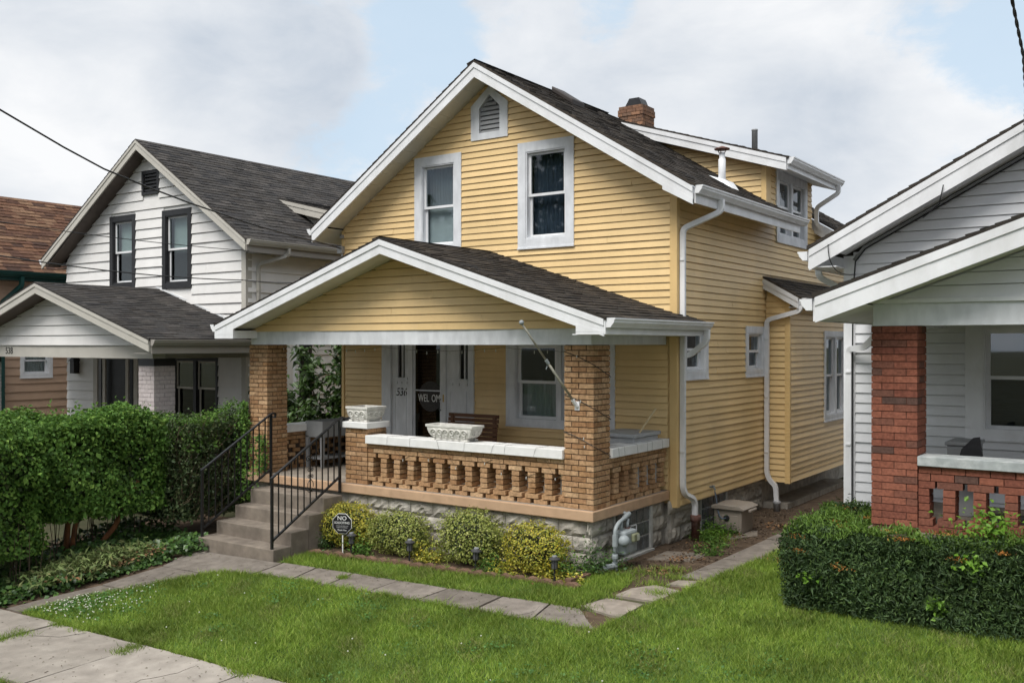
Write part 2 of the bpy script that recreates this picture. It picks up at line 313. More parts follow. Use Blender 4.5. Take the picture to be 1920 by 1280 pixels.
def leaf_mesh(name, P, Nrm, size, m, width=.62, fold=.16, droop=.0, tang=None):
    n = len(P); Nrm = unit(Nrm); r = RNG.normal(size=(n, 3)) if tang is None else tang + RNG.normal(size=(n, 3)) * .35
    T = unit(r - Nrm * np.sum(r * Nrm, 1, keepdims=True)); B = np.cross(Nrm, T); s = np.asarray(size).reshape(-1, 1) * np.ones((n, 1))
    base = P; tip = P + T * s - np.array([0, 0, 1]) * s * droop
    mid = P + T * s * .45
    Lf = mid + B * s * width * .5 + Nrm * s * fold; Rt = mid - B * s * width * .5 + Nrm * s * fold
    V = np.stack([base, Lf, tip, Rt], 1).reshape(-1, 3); i = np.arange(n)[:, None] * 4
    F = np.concatenate([i + np.array([0, 2, 1]), i + np.array([0, 3, 2])], 0)
    return raw_mesh(name, V, F, m)

# ------------------------------------------------------------------ the lie of the land
GYP = [(-400, -.75), (-30, -.60), (-6, -.36), (-4, -.31), (-1.3, -.065), (0, 0), (400, 0)]
def G(x, y):
    z = np.interp(y, [p[0] for p in GYP], [p[1] for p in GYP])
    return .025 * np.clip(x, -25, 14) + z
def build_ground():
    xs = [-600, -200, -60, -25] + list(np.arange(-20, 14.1, 1.0)) + [40, 150, 600]
    ys = [-600, -150, -60, -30, -12, -6, -5, -4, -3, -2, -1.3, -.6, 0, 1, 2, 4, 8, 14, 30, 100, 600]
    V = [(x, y, float(G(x, y)) - .012) for y in ys for x in xs]; n = len(xs)
    F = [(j * n + i, j * n + i + 1, (j + 1) * n + i + 1, (j + 1) * n + i) for j in range(len(ys) - 1) for i in range(n - 1)]
    obj('ground', MB().add(V, F), mat('rough_grass_ground', (.06, .062, .034), .95, .35, .6, .5, 40, .1, dirt=.4, dscale=1.5, dcol=(.13, .10, .06)), kind='structure')
    for nm, x0, x1, y0, y1 in (('dirt', -.2, 2.6, -.7, 10.0), ('dirt', -8.6, -5.0, -5.0, .6), ('dirt', -4.3, .1, -.72, .1)):
        xs_ = np.linspace(x0, x1, 12); ys_ = sorted(set(np.linspace(y0, y1, 12)) | {y for y in (-4, -1.3, 0) if y0 < y < y1}); n_ = len(xs_)
        V = [(x, y, float(G(x, y)) - .007) for y in ys_ for x in xs_]; F = [(j * n_ + i, j * n_ + i + 1, (j + 1) * n_ + i + 1, (j + 1) * n_ + i) for j in range(len(ys_) - 1) for i in range(n_ - 1)]
        obj(nm, MB().add(V, F), SOIL, kind='structure')
    for nm, y0, y1, m, dz in (('road', -15.5, -7.6, mat('asphalt', (.05, .05, .052), .9, .2, 4, .4, 120), .03), ('kerb', -7.6, -7.35, CONC, .10)):
        V = [(x, y, float(G(x, y)) + dz) for y in (y0, y1) for x in (-60, -25, 14, 60)] ; obj(nm, MB().add(V, [(0, 1, 5, 4), (1, 2, 6, 5), (2, 3, 7, 6)]), m, kind='structure')
build_ground()
def in_poly(px, py, poly):
    inside = np.zeros(len(px), bool); n = len(poly)
    for i in range(n):
        x1, y1 = poly[i]; x2, y2 = poly[(i + 1) % n]
        c = ((y1 > py) != (y2 > py)) & (px < (x2 - x1) * (py - y1) / (y2 - y1 + 1e-12) + x1); inside ^= c
    return inside
LAWNS = [[(-5.50, -4.0), (-5.3, -3.35), (-4.93, -2.6), (-4.72, -2.15), (-4.45, -1.93), (-4.0, -1.83), (-3.2, -1.79), (1.08, -1.79), (1.2, -1.0), (1.32, -.2), (1.38, .5), (1.5, 2.2), (1.5, 3.2),
           (1.75, 3.3), (2.3, 2.6), (2.5, 1.7), (6.5, 1.4), (9, .5), (9, -4.0)],
         [(-4.05, -1.27), (-4.1, -.78), (-2.0, -.68), (0.0, -.64), (.12, -.1), (.45, .05), (.62, -.3), (.55, -.9), (.5, -1.27)],
         [(-12, -5.42), (9, -5.42), (9, -7.2), (-12, -7.2)]]
def build_lawn():
    for k, poly in enumerate(LAWNS):
        xs = np.arange(min(p[0] for p in poly), max(p[0] for p in poly), .1); ys = np.arange(min(p[1] for p in poly), max(p[1] for p in poly), .1)
        gx, gy = np.meshgrid(xs + .05, ys + .05); ok = in_poly(gx.ravel(), gy.ravel(), poly)
        mb = MB(); vid = {}
        def vert(i, j):
            if (i, j) not in vid:
                vid[(i, j)] = len(mb.v); x = xs[0] + i * .1; y = ys[0] + j * .1; mb.v.append((x, y, float(G(x, y)) + .004 + .01 * math.sin(x * 3.1) * math.sin(y * 2.3)))
            return vid[(i, j)]
        for q in np.nonzero(ok)[0]:
            j, i = divmod(int(q), len(xs)); mb.f.append((vert(i, j), vert(i + 1, j), vert(i + 1, j + 1), vert(i, j + 1)))
        obj('lawn', mb, LAWNB, kind='structure', smooth=True)
build_lawn()

# ------------------------------------------------------------------ building helpers
def plane_map(pl):
    ax, c = pl
    if ax == 'y': return lambda a, z, d: (a, c - d, z)         # wall faces the street
    return lambda a, z, d: (c + d, a, z)                       # wall faces right
def cut(a0, a1, zb, zt, ops):
    segs = [(a0, a1)]
    for o0, o1, p0, p1 in ops:
        if zt > p0 + .01 and zb < p1 - .01:
            ns = []
            for s0, s1 in segs:
                if o1 <= s0 or o0 >= s1: ns.append((s0, s1)); continue
                if o0 - s0 > .02: ns.append((s0, o0))
                if s1 - o1 > .02: ns.append((o1, s1))
            segs = ns
    return segs
def siding(parent, pl, a0, a1, z0, z1, exp, ops, m, join=False, proud=.022, seams=0, gap=.0075, name='siding_board'):
    f = plane_map(pl); A0 = a0 if callable(a0) else (lambda z: a0); A1 = a1 if callable(a1) else (lambda z: a1)
    jm = MB(); zb = z0
    while zb < z1 - .015:
        zt = min(zb + exp, z1); lb, rb, lt, rt = A0(zb), A1(zb), A0(zt), A1(zt)
        if rb - lb > .03:
            lt, rt = (lt, rt) if rt > lt else ((lt + rt) / 2,) * 2
            for s0, s1 in cut(lb, rb, zb, zt, ops):
                pieces = [(s0, s1)]
                if seams and s1 - s0 > 1.5 and random.random() < seams:
                    c = random.uniform(s0 + .4, s1 - .4); pieces = [(s0, c), (c + .003, s1)]
                for q0, q1 in pieces:
                    t0 = lt if q0 == lb else q0; t1 = rt if q1 == rb else q1
                    p = proud + random.uniform(-.004, .004); w0, w1 = random.uniform(-.0022, .0022), random.uniform(-.0022, .0022)
                    zg = zt - gap; vs = [f(q0, zb, 0), f(q1, zb, 0), f(t1, zg, 0), f(t0, zg, 0), f(q0, zb + w0, p), f(q1, zb + w1, p + random.uniform(-.002, .002)), f(t1, zg, .005), f(t0, zg, .005)]
                    fs = [(0, 1, 2, 3), (4, 7, 6, 5), (0, 4, 5, 1), (1, 5, 6, 2), (2, 6, 7, 3), (3, 7, 4, 0)]
                    if join: jm.add(vs, fs)
                    else: obj(name, MB().add(vs, fs), m, parent)
        zb += exp
    if join and jm.v: return obj('siding', jm, m, parent, kind='stuff')
def backing(parent, pl, poly_rows, m, name='wall'):
    # poly_rows: list of (a0,a1,z0,z1,ops) rectangles, cut round the openings, 4 cm thick
    f = plane_map(pl); mb = MB()
    for a0, a1, z0, z1, ops in poly_rows:
        zs = sorted({z0, z1} | {z for o in ops for z in o[2:] if z0 < z < z1})
        for zb, zt in zip(zs, zs[1:]):
            for s0, s1 in cut(a0, a1, zb, zt, ops):
                vs = [f(*q) for q in ((s0, zb, -.05), (s1, zb, -.05), (s1, zt, -.05), (s0, zt, -.05), (s0, zb, -.004), (s1, zb, -.004), (s1, zt, -.004), (s0, zt, -.004))]
                mb.add(vs, [(0, 1, 2, 3), (4, 7, 6, 5), (0, 4, 5, 1), (1, 5, 6, 2), (2, 6, 7, 3), (3, 7, 4, 0)])
    return obj(name, mb, m, parent)
def flip_out(me):
    import bmesh
    b = bmesh.new(); b.from_mesh(me); bmesh.ops.recalc_face_normals(b, faces=b.faces); b.to_mesh(me); b.free()
def fbox(mb, f, a0, a1, z0, z1, d0, d1):
    vs = [f(*q) for q in ((a0, z0, d0), (a1, z0, d0), (a1, z1, d0), (a0, z1, d0), (a0, z0, d1), (a1, z0, d1), (a1, z1, d1), (a0, z1, d1))]
    return mb.add(vs, [(0, 1, 2, 3), (4, 7, 6, 5), (0, 4, 5, 1), (1, 5, 6, 2), (2, 6, 7, 3), (3, 7, 4, 0)])
def window(parent, pl, a0, a1, z0, z1, tw=.12, trim=WTRIM, sash=WHT, panes=1, fill=None, glass=GLASS, label=None, recess=.07, split=.5, sill=True, sw=.045, tt=None, tb=None, sglass=None):
    """double-hung window: trim outer rectangle a0..a1, z0..z1"""
    f = plane_map(pl); mb = MB(); tt = tt or tw; tb = tb or tw
    fbox(mb, f, a0, a0 + tw, z0, z1, 0, .032); fbox(mb, f, a1 - tw, a1, z0, z1, 0, .032)
    fbox(mb, f, a0 + tw, a1 - tw, z1 - tt, z1, 0, .030); fbox(mb, f, a0 + tw, a1 - tw, z0, z0 + tb, 0, .030)
    if sill: fbox(mb, f, a0 - .004, a1 + .004, z0 - .012, z0 + .012, .002, .042)
    # jambs
    i0, i1, j0, j1 = a0 + tw, a1 - tw, z0 + tb, z1 - tt
    fbox(mb, f, i0 - .002, i0 + .02, j0, j1, -.12, .02); fbox(mb, f, i1 - .02, i1 + .002, j0, j1, -.12, .02)
    fbox(mb, f, i0 + .02, i1 - .02, j1 - .02, j1 + .002, -.12, .02); fbox(mb, f, i0 + .02, i1 - .02, j0 - .002, j0 + .025, -.12, .02)
    w = obj('window', mb, trim, parent, label)
    n = panes; mull = .09; pw = (i1 - i0 - .04 - mull * (n - 1)) / n
    for k in range(n):
        x0 = i0 + .02 + k * (pw + mull); x1 = x0 + pw; y0, y1 = j0 + .025, j1 - .02; ym = y0 + (y1 - y0) * split
        if k: 
            mm = MB(); fbox(mm, f, x0 - mull, x0, y0, y1, -.1, .022); obj('mullion', mm, trim, w)
        for q, (za, zb, d) in enumerate(((ym - .02, y1, -.03), (y0, ym + .02, -.065))):
            s = MB(); fbox(s, f, x0, x0 + sw, za, zb, d - .028, d); fbox(s, f, x1 - sw, x1, za, zb, d - .028, d)
            fbox(s, f, x0 + sw, x1 - sw, zb - sw * .8, zb, d - .028, d); fbox(s, f, x0 + sw, x1 - sw, za, za + sw * .9, d - .028, d)
            so = obj('sash', s, sash, w)
            p = MB(); fbox(p, f, x0 + sw - .004, x1 - sw + .004, za + sw * .8, zb - sw * .7, d - .018, d - .013)
            po = obj('pane', p, (sglass or glass) if q == 1 else glass, w); flip_out(po.data)
        if fill: fill(w, f, x0, x1, y0, y1)
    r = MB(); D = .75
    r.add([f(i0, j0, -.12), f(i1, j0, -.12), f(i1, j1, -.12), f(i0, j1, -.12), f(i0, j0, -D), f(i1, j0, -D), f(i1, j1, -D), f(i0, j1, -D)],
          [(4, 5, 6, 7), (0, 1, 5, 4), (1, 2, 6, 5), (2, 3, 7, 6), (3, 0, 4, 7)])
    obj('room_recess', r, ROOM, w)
    return w
def curtain_fill(m, z_frac=1.0, cover=1.0, wav=7):
    def fn(w, f, x0, x1, y0, y1):
        mb = MB(); n = 40; zt = y0 + (y1 - y0) * z_frac; vs = []; fs = []
        for i in range(n + 1):
            a = x0 + (x1 - x0) * cover * i / n; d = -.17 + .02 * math.sin(i / n * wav * 2 * math.pi) + .006 * math.sin(i * 2.7)
            vs += [f(a, y0, d), f(a, zt, d * .6 - .07)]
        fs = [(2 * i, 2 * i + 2, 2 * i + 3, 2 * i + 1) for i in range(n)]
        obj('curtain', mb.add(vs, fs), m, w, smooth=True)
    return fn
def blind_fill(m, lo=0.0, slat=.04, zf=1.0):
    def fn(w, f, x0, x1, y0, y1):
        mb = MB(); z = y1; zl = y0 + (y1 - y0) * lo
        while z > zl:
            vs = [f(x0 + .02, z, -.15), f(x1 - .02, z, -.15), f(x1 - .02, z - slat * .98, -.165), f(x0 + .02, z - slat * .98, -.165)]
            mb.add(vs, [(0, 1, 2, 3)]); z -= slat
        obj('blind', mb, m, w, kind='stuff')
    return fn
def shade_fill(m, lo, hi):
    def fn(w, f, x0, x1, y0, y1):
        mb = MB(); fbox(mb, f, x0 + .02, x1 - .02, y0 + (y1 - y0) * lo, y0 + (y1 - y0) * hi, -.15, -.145); obj('window_shade', mb, m, w)
    return fn
def shingle_mesh(e0, e1, r0, r1, exp=.135, tmin=.16, tmax=.34, thick=.011):
    """loose tabs over a roof plane; e0-e1 eave, r0-r1 ridge above them"""
    e0, e1, r0, r1 = map(Vector, (e0, e1, r0, r1)); nrm = (e1 - e0).cross(r0 - e0).normalized()
    if nrm.z < 0: nrm = -nrm
    n = max(1, int(round((r0 - e0).length / exp))); mb = MB()
    for i in range(n):
        t0, t1 = i / n, min(1, (i + 1.15) / n)
        a0, a1 = e0.lerp(r0, t0), e1.lerp(r1, t0); b0, b1 = e0.lerp(r0, t1), e1.lerp(r1, t1)
        L = (a1 - a0).length; s = -random.uniform(0, tmin)
        while s < L:
            w = random.uniform(tmin, tmax); q0, q1 = max(0, s) / L, min(L, s + w - .003) / L
            if q1 - q0 > .002:
                h = thick * random.uniform(.75, 1.7); dn = random.uniform(-.008, .008)
                dv = (a0 - b0).normalized() * dn
                A, B, C, D = a0.lerp(a1, q0) + dv, a0.lerp(a1, q1) + dv, b0.lerp(b1, q1), b0.lerp(b1, q0)
                vs = [A + nrm * h, B + nrm * h, C + nrm * .002, D + nrm * .002, A, B]
                mb.add(vs, [(0, 1, 2, 3), (4, 5, 1, 0), (0, 3, 4), (1, 5, 2)])
            s += w
    return mb
def roof_plane(parent, e0, e1, r0, r1, m, th=.03, name='shingles', exp=.135, **k):
    mb = MB(); e0, e1, r0, r1 = map(Vector, (e0, e1, r0, r1)); d = Vector((0, 0, -th))
    mb.add([e0, e1, r1, r0, e0 + d, e1 + d, r1 + d, r0 + d], [(0, 1, 2, 3), (7, 6, 5, 4), (0, 4, 5, 1), (1, 5, 6, 2), (2, 6, 7, 3), (3, 7, 4, 0)])
    o = obj('roof', mb, m, parent)
    obj(name, shingle_mesh(e0, e1, r0, r1, exp, **k), m, o, kind='stuff')
    return o
def rake(parent, apex, tail, h, m, name='rake_fascia', lip=.075, d=.03):
    """bargeboard along a gable: vertical cut ends, with a drip strip on its upper edge (faces the street)"""
    a = Vector(tail) - Vector(apex); mb = MB()
    k = random.uniform(.45, .7); mb.para(apex, a * k, (0, d, 0), (0, 0, -h)); mb.para(Vector(apex) + a * k + Vector((0, -.003, 0)), a * (1 - k), (0, d + .003, 0), (0, 0, -h - .004)); mb.para(Vector(apex) + Vector((0, -.014, .004)), a, (0, .0138, 0), (0, 0, -lip))
    return obj(name, mb, m, parent)
def soffit(parent, apex, tail, y0, y1, h, m, step=.3, name='soffit_panel', t=.012):
    a = Vector(tail) - Vector(apex); n = max(1, int(round(a.length / step)))
    for i in range(n):
        p = Vector(apex) + a * (i / n) + Vector((0, y0 - apex[1], -h)); q = a * (1 / n) * .985
        obj(name, MB().para(p, q, (0, y1 - y0, 0), (0, 0, t)), m, parent)
K_PROF = [(0, 0), (.115, 0), (.115, -.018), (.10, -.028), (.098, -.05), (.06, -.095), (.055, -.105), (0, -.105)]
def gutter(parent, x, y0, y1, z, m, side=1, name='gutter', k=1.0, cap=True):
    poly = [(x + side * px * k, y0, z + pz * k) for px, pz in K_PROF]
    mb = MB().prism(poly, (0, y1 - y0, 0))
    return obj(name, mb, m, parent)
DS = [(-.036, -.026), (.036, -.026), (.036, .026), (-.036, .026)]
def arc(p0, p1, p2, n=5):
    p0, p1, p2 = map(Vector, (p0, p1, p2)); return [p0 * (1 - t) ** 2 + p1 * 2 * t * (1 - t) + p2 * t * t for t in [i / n for i in range(n + 1)]]
def rounded(path, r=.07):
    P = [Vector(p) for p in path]; out = [P[0]]
    for a, b, c in zip(P, P[1:], P[2:]):
        d0 = (a - b); d1 = (c - b); r0 = min(r, d0.length * .45, d1.length * .45)
        out += arc(b + d0.normalized() * r0, b, b + d1.normalized() * r0, 4)
    return out + [P[-1]]
def downspout(parent, path, m, name='downspout', up=(0, 1, 0), s=1.0, straps=()):
    o = obj(name, MB().sweep(rounded(path), [(a * s, b * s) for a, b in DS], up), m, parent)
    P = [Vector(p) for p in path]; a, b = max(zip(P, P[1:]), key=lambda q: (q[1] - q[0]).length)
    if (b - a).length > 1.5:
        for t in (.12, .5, .86):
            p = a.lerp(b, t); obj('strap', MB().box(p.x - .029 * s, p.x + .029 * s, p.y - .039 * s, p.y + .039 * s, p.z - .012, p.z + .012), m, o)
    return o
def brick_mesh(l, w, h, m, name='brick'):
    b = .004; mb = MB(); x, y, z = l / 2, w / 2, h / 2
    vs = []
    for sx, sy, sz in ((-1, -1, -1), (1, -1, -1), (1, 1, -1), (-1, 1, -1), (-1, -1, 1), (1, -1, 1), (1, 1, 1), (-1, 1, 1)):
        vs.append((sx * x, sy * y, sz * z))
    return MB().add(vs, [(0, 3, 2, 1), (4, 5, 6, 7), (0, 1, 5, 4), (1, 2, 6, 5), (2, 3, 7, 6), (3, 0, 4, 7)]).mesh(name, m)
class Bricks:
    """lays bricks as shared-mesh objects (or joined) under a part"""
    def __init__(s, m): s.m = m; s.cache = {}
    def lay(s, parent, x0, x1, y0, y1, z0, z1, join=None):
        j = lambda: random.uniform(-.0022, .0022)
        if join is not None: join.box(x0 + j(), x1 + j(), y0 + j(), y1 + j(), z0, z1); return
        k = (round(x1 - x0, 3), round(y1 - y0, 3), round(z1 - z0, 3))
        if k not in s.cache: s.cache[k] = brick_mesh(*k, s.m)
        inst('brick', s.cache[k], ((x0 + x1) / 2 + j(), (y0 + y1) / 2 + j(), (z0 + z1) / 2), parent, (0, 0, random.uniform(-.008, .008)))
def column(br, parent, x0, x1, y0, y1, z0, n, ch, join_all=False, mort=.012, hid=True):
    J = MB() if join_all else None; H = J if join_all else MB(); t = .098; mo = mort
    for i in range(n):
        zb, zt = z0 + i * ch + mo * .5, z0 + (i + 1) * ch - mo * .5; xm, ym = (x0 + x1) / 2, (y0 + y1) / 2
        if i % 2 == 0:
            br.lay(parent, x0, xm - mo / 2, y0, y0 + t, zb, zt, J); br.lay(parent, xm + mo / 2, x1, y0, y0 + t, zb, zt, J)
            br.lay(parent, x1 - t, x1, y0 + t + mo, y1 - t - mo, zb, zt, J)
            for a in ((x0, xm - mo / 2), (xm + mo / 2, x1)): br.lay(parent, *a, y1 - t, y1, zb, zt, H)
            br.lay(parent, x0, x0 + t, y0 + t + mo, y1 - t - mo, zb, zt, H)
        else:
            br.lay(parent, x1 - t, x1, y0, ym - mo / 2, zb, zt, J); br.lay(parent, x1 - t, x1, ym + mo / 2, y1, zb, zt, J)
            br.lay(parent, x0 + t + mo, x1 - t - mo, y0, y0 + t, zb, zt, J)
            br.lay(parent, x0, x0 + t, y0, ym - mo / 2, zb, zt, J); br.lay(parent, x0, x0 + t, ym + mo / 2, y1, zb, zt, H)
            br.lay(parent, x0 + t + mo, x1 - t - mo, y1 - t, y1, zb, zt, H)
    obj('brickwork', H, br.m, parent, kind='stuff')

# ================================================================== the yellow house
W, XL, XR, XC = 2.12, -6.33, 0.09, -3.10
SLAB, CH = 0.735, 0.0672
HOUSE = thing('house', (-3.1, 2.1, 0), 'yellow clapboard house with white trim and a buff brick front porch', 'house')
def yellow_house():
    H = HOUSE
    AP = 7.12; YF = 1.69; eR = (0.53, 4.875); eL = (-6.67, 4.80); hf = .25
    sR = (AP - eR[1]) / (eR[0] - XC); sL = (AP - eL[1]) / (XC - eL[0])
    top = lambda x: AP - (sR * (x - XC) if x > XC else sL * (XC - x))
    und = lambda x: top(x) - hf                       # underside of the eaves
    opsU = [(-4.60, -3.70, 4.25, 5.80), (-2.50, -1.59, 4.27, 5.79), (-3.41, -2.79, 6.02, 6.50), (-3.3, -2.9, 6.5, 6.68)]
    # ---- walls behind the boards
    rows = [(XL, XR, .55, 4.85, opsU + [(-5.30, -3.47, .7, 2.85), (-2.70, -.92, 1.56, 2.80)])]
    n = 24
    for i in range(n):
        z0, z1 = 4.85 + (6.85 - 4.85) * i / n, 4.85 + (6.85 - 4.85) * (i + 1) / n
        rows.append((max(XL, XC - (6.875 - z0) / sL), min(XR, XC + (6.875 - z0) / sR), z0, z1, opsU))
    backing(H, ('y', W + .004), rows, YEL)
    opsS = [(2.36, 3.10, 2.33, 3.02), (4.70, 5.44, 2.30, 3.0), (6.10, 7.60, 4.58, 5.70)]
    backing(H, ('x', XR - .004), [(W + .05, 11, .5, 4.9, opsS), (5.6, 8.0, 4.9, 5.8, opsS)], YEL)
    obj('wall', MB().box(XL, XL + .05, W + .05, 11, .5, 4.85).box(XL + .05, XR - .06, 10.95, 11, .5, 4.85), YEL, H)
    # ---- siding, one board for each course
    siding(H, ('y', W), lambda z: max(XL + .05, XC - (6.895 - z) / sL), lambda z: min(XR - .085, XC + (6.895 - z) / sR), 3.02, 6.86, .1, opsU, YEL, seams=.2)
    siding(H, ('y', W), XL + .07, XR - .12, SLAB + .01, 2.98, .1, [(-5.30, -3.47, .7, 2.85), (-2.72, -.91, 1.56, 2.85)], YEL)
    siding(H, ('x', XR), W + .02, 5.55, .525, 3.925, .1, opsS, YEL, seams=.3)
    siding(H, ('x', XR), W + .02, 11.0, 3.925, 4.925, .1, opsS, YEL)
    siding(H, ('x', XR), 5.80, 7.98, 4.925, 5.80, .1, opsS, YEL, join=True)
    # corner boards
    obj('corner_board', MB().box(XR - .085, XR + .024, W - .024, W + .0, .50, 4.90).box(XR, XR + .024, W, W + .075, .50, 4.90), YTRIM, H, bevel=.004)
    obj('corner_board', MB().box(XL - .012, XL + .05, W - .024, W + .05, .74, und(XL) - .01), YTRIM, H, bevel=.004)
    # ---- upper windows and the pointed louvre
    window(H, ('y', W), -4.643, -3.66, 4.22, 5.84, tw=.145, fill=lambda *a: (shade_fill(BLINDW, .0, .47)(*a), curtain_fill(mat('grey_net', (.20, .215, .23), .9, .15, 9, stretch=(8, 8, .4)), 1, 1, 11)(*a)), label='left upstairs window with a pale shade drawn behind the lower sash', split=.48)
    window(H, ('y', W), -2.552, -1.545, 4.22, 5.84, tw=.145, fill=curtain_fill(CURTB, 1.0, .8), label='right upstairs window with a blue curtain', split=.5)
    vt = MB(); f = plane_map(('y', W))
    out = [(-3.46, 5.985), (-2.745, 5.985), (-2.745, 6.53), (-3.10, 6.82), (-3.46, 6.53)]; inn = [(-3.30, 6.09), (-2.90, 6.09), (-2.90, 6.48), (-3.10, 6.68), (-3.30, 6.48)]
    for i in range(5):
        j = (i + 1) % 5; a, b, c, d = out[i], out[j], inn[j], inn[i]
        vs = [f(*q, .03) for q in (a, b, c, d)] + [f(*q, -.06) for q in (a, b, c, d)]
        vt.add(vs, [(0, 1, 2, 3), (7, 6, 5, 4), (0, 4, 5, 1), (1, 5, 6, 2), (2, 6, 7, 3), (3, 7, 4, 0)])
    v = obj('attic_vent', vt, WTRIM, H)
    z = 6.11
    while z < 6.62:
        hw = .195 if z < 6.46 else max(.02, .195 - (z - 6.46) * .95)
        obj('louver', MB().para((-3.10 - hw, W + .03, z), (2 * hw, 0, 0), (0, -.035, -.03), (0, .01, .05)), GREYMET, v); z += .072
    obj('vent_back', MB().box(-3.30, -2.90, W + .06, W + .075, 6.08, 6.7), ROOM, v)
    # ---- main roof
    bk = 11.35
    roof_plane(H, (eR[0] + .03, YF, eR[1] - .01), (eR[0] + .03, 5.80, eR[1] - .01), (XC, YF, AP), (XC, 5.80, AP), SHINGB)
    roof_plane(H, (eR[0] + .03, 8.12, eR[1] - .01), (eR[0] + .03, bk, eR[1] - .01), (XC, 8.12, AP), (XC, bk, AP), SHINGB)
    roof_plane(H, (eL[0] - .03, bk, eL[1] - .01), (eL[0] - .03, YF, eL[1] - .01), (XC, bk, AP), (XC, YF, AP), SHINGB, exp=.15, tmin=.3, tmax=.5)
    rake(H, (XC, YF + .01, AP - .035), (eR[0], YF + .01, eR[1] - .035), hf - .03, WHT); rake(H, (XC, YF + .01, AP - .035), (eL[0], YF + .01, eL[1] - .035), hf - .03, WHT)
    obj('rake_return', MB().prism([(.09, YF + .004, und(.09) + .05), (.53, YF + .004, und(.53) + .05), (.53, YF + .004, und(.53) - .02), (.09, YF + .004, und(.09) - .055)], (0, .03, 0)), WHT, H)
    soffit(H, (XC, YF, AP), (XL, YF, top(XL)), YF + .04, W - .002, hf - .02, SOFF); soffit(H, (XC, YF, AP), (XR, YF, top(XR)), YF + .04, W - .002, hf - .02, SOFF)
    for x0, x1, ya, yb in ((XR + .03, eR[0], YF + .05, 5.95), (XR + .03, eR[0], 8.14, bk), (XL - .03, eL[0], YF + .05, bk)):
        obj('eave_soffit', MB().para((x0, ya, und(x0) + .01), (x1 - x0, 0, und(x1) - und(x0)), (0, yb - ya, 0), (0, 0, .012)), SOFF, H)
        obj('eave_fascia', MB().box(min(x1, x1 + .022 * (1 if x1 > 0 else -1)), max(x1, x1 + .022 * (1 if x1 > 0 else -1)), ya, yb, und(x1) + .0, top(x1) - .04), WHT, H)
    gutter(H, eR[0] + .024, YF + .02, 6.10, eR[1] - .02, WHT); gutter(H, eL[0] - .024, YF + .02, bk, eL[1] - .02, WHT, side=-1)
    gutter(H, eR[0] + .024, 8.3, bk, eR[1] - .02, WHT)
    obj('rake_fascia', MB().para((-.6, 8.12, top(-.6) - .04), (1.13, 0, -sR * 1.13), (0, .03, 0), (0, 0, -.24)), WHT, H)
    obj('ridge_cap', shingle_mesh((XC - .13, YF, AP - .055), (XC - .13, 5.9, AP - .055), (XC + .02, YF, AP + .02), (XC + .02, 5.9, AP + .02), .2, .2, .25, .02), SHINGB, H, kind='stuff')
    # ---- dormer growing out of the right wall
    dt = lambda x: 5.83 + .322 * (.52 - x); Yd = 5.35; dh = .215
    x0 = -3.0
    roof_plane(H, (.56, Yd, dt(.56)), (.56, 8.25, dt(.56)), (x0, Yd, dt(x0)), (x0, 8.25, dt(x0)), SHINGB)
    rake(H, (x0 + .1, Yd + .005, dt(x0 + .1) - .03), (.52, Yd + .005, dt(.52) - .03), dh - .02, WHT)
    obj('eave_soffit', MB().para((XR - 3.0, Yd + .04, dt(XR - 3.0) - dh + .015), (3.42, 0, -.322 * 3.42), (0, 2.85, 0), (0, 0, .012)), WHT, H)
    obj('eave_fascia', MB().box(.512, .534, Yd + .05, 8.2, dt(.52) - dh + .012, dt(.52) - .04), WHT, H)
    gutter(H, .535, Yd + .02, 8.22, dt(.52) - .02, WHT)
    lim = lambda z: .52 - (z - (5.83 - dh)) / .322
    siding(H, ('y', 5.58), lambda z: XC + (AP + .02 - z) / sR, lambda z: min(XR - .06, lim(z)), 4.93, 6.6, .1, [], YEL, name='siding_board')
    mb = MB().prism([(-2.6, 5.60, top(-2.6)), (XR - .01, 5.60, top(XR)), (XR - .01, 5.60, dt(XR) - dh), (-2.6, 5.60, dt(-2.6) - dh - .02)], (0, .05, 0)); obj('wall', mb, YEL, H)
    obj('corner_board', MB().box(XR - .065, XR + .02, 5.556, 5.58, 4.90, dt(XR) - dh).box(XR, XR + .02, 5.58, 5.79, 4.93, dt(XR) - dh), YTRIM, H)
    window(H, ('x', XR + .004), 6.03, 7.66, 4.52, 5.755, tw=.13, panes=2, fill=curtain_fill(CURT, .6, .5), label='paired dormer window in the right wall', split=.52)
    downspout(H, [(.58, 8.05, dt(.52) - .12), (.58, 8.05, dt(.52) - .26), (.17, 8.05, dt(.52) - .50), (.17, 8.05, 5.02), (.30, 8.02, 4.92)], WHT)
    # ---- things on the roof
    ch = MB(); jb = MB(); cx0, cx1, cy0, cy1 = -3.33, -2.80, 6.73, 7.23
    C = obj('chimney', MB().box(cx0 + .01, cx1 - .01, cy0 + .01, cy1 - .01, 6.4, 7.43), MORT, H, 'short buff brick chimney behind the dormer ridge')
    for i in range(16):
        zb = 6.38 + i * .067; o = (i % 2) * .1; e = .015 if i in (13, 14) else 0
        x = cx0 - e
        while x < cx1 + e - .02:
            x2 = min(cx1 + e, x + (.2 if x > cx0 else .2 - o)); jb.box(x, x2 - .008, cy0 - e, cy0 + .1, zb, zb + .059); x = x2
        y = cy0 + .11
        while y < cy1:
            y2 = min(cy1 + e, y + (.2 - o if y < cy0 + .12 else .2)); jb.box(cx1 - .1, cx1 + e, y, y2 - .008, zb, zb + .059); y = y2
    obj('brickwork', jb, mat('weathered_chimney_brick', [(.26, .13, .075), (.32, .175, .105), (.20, .105, .065), (.16, .10, .07), (.29, .15, .085)], .9, .3, 25, .5, 120), C, kind='stuff')
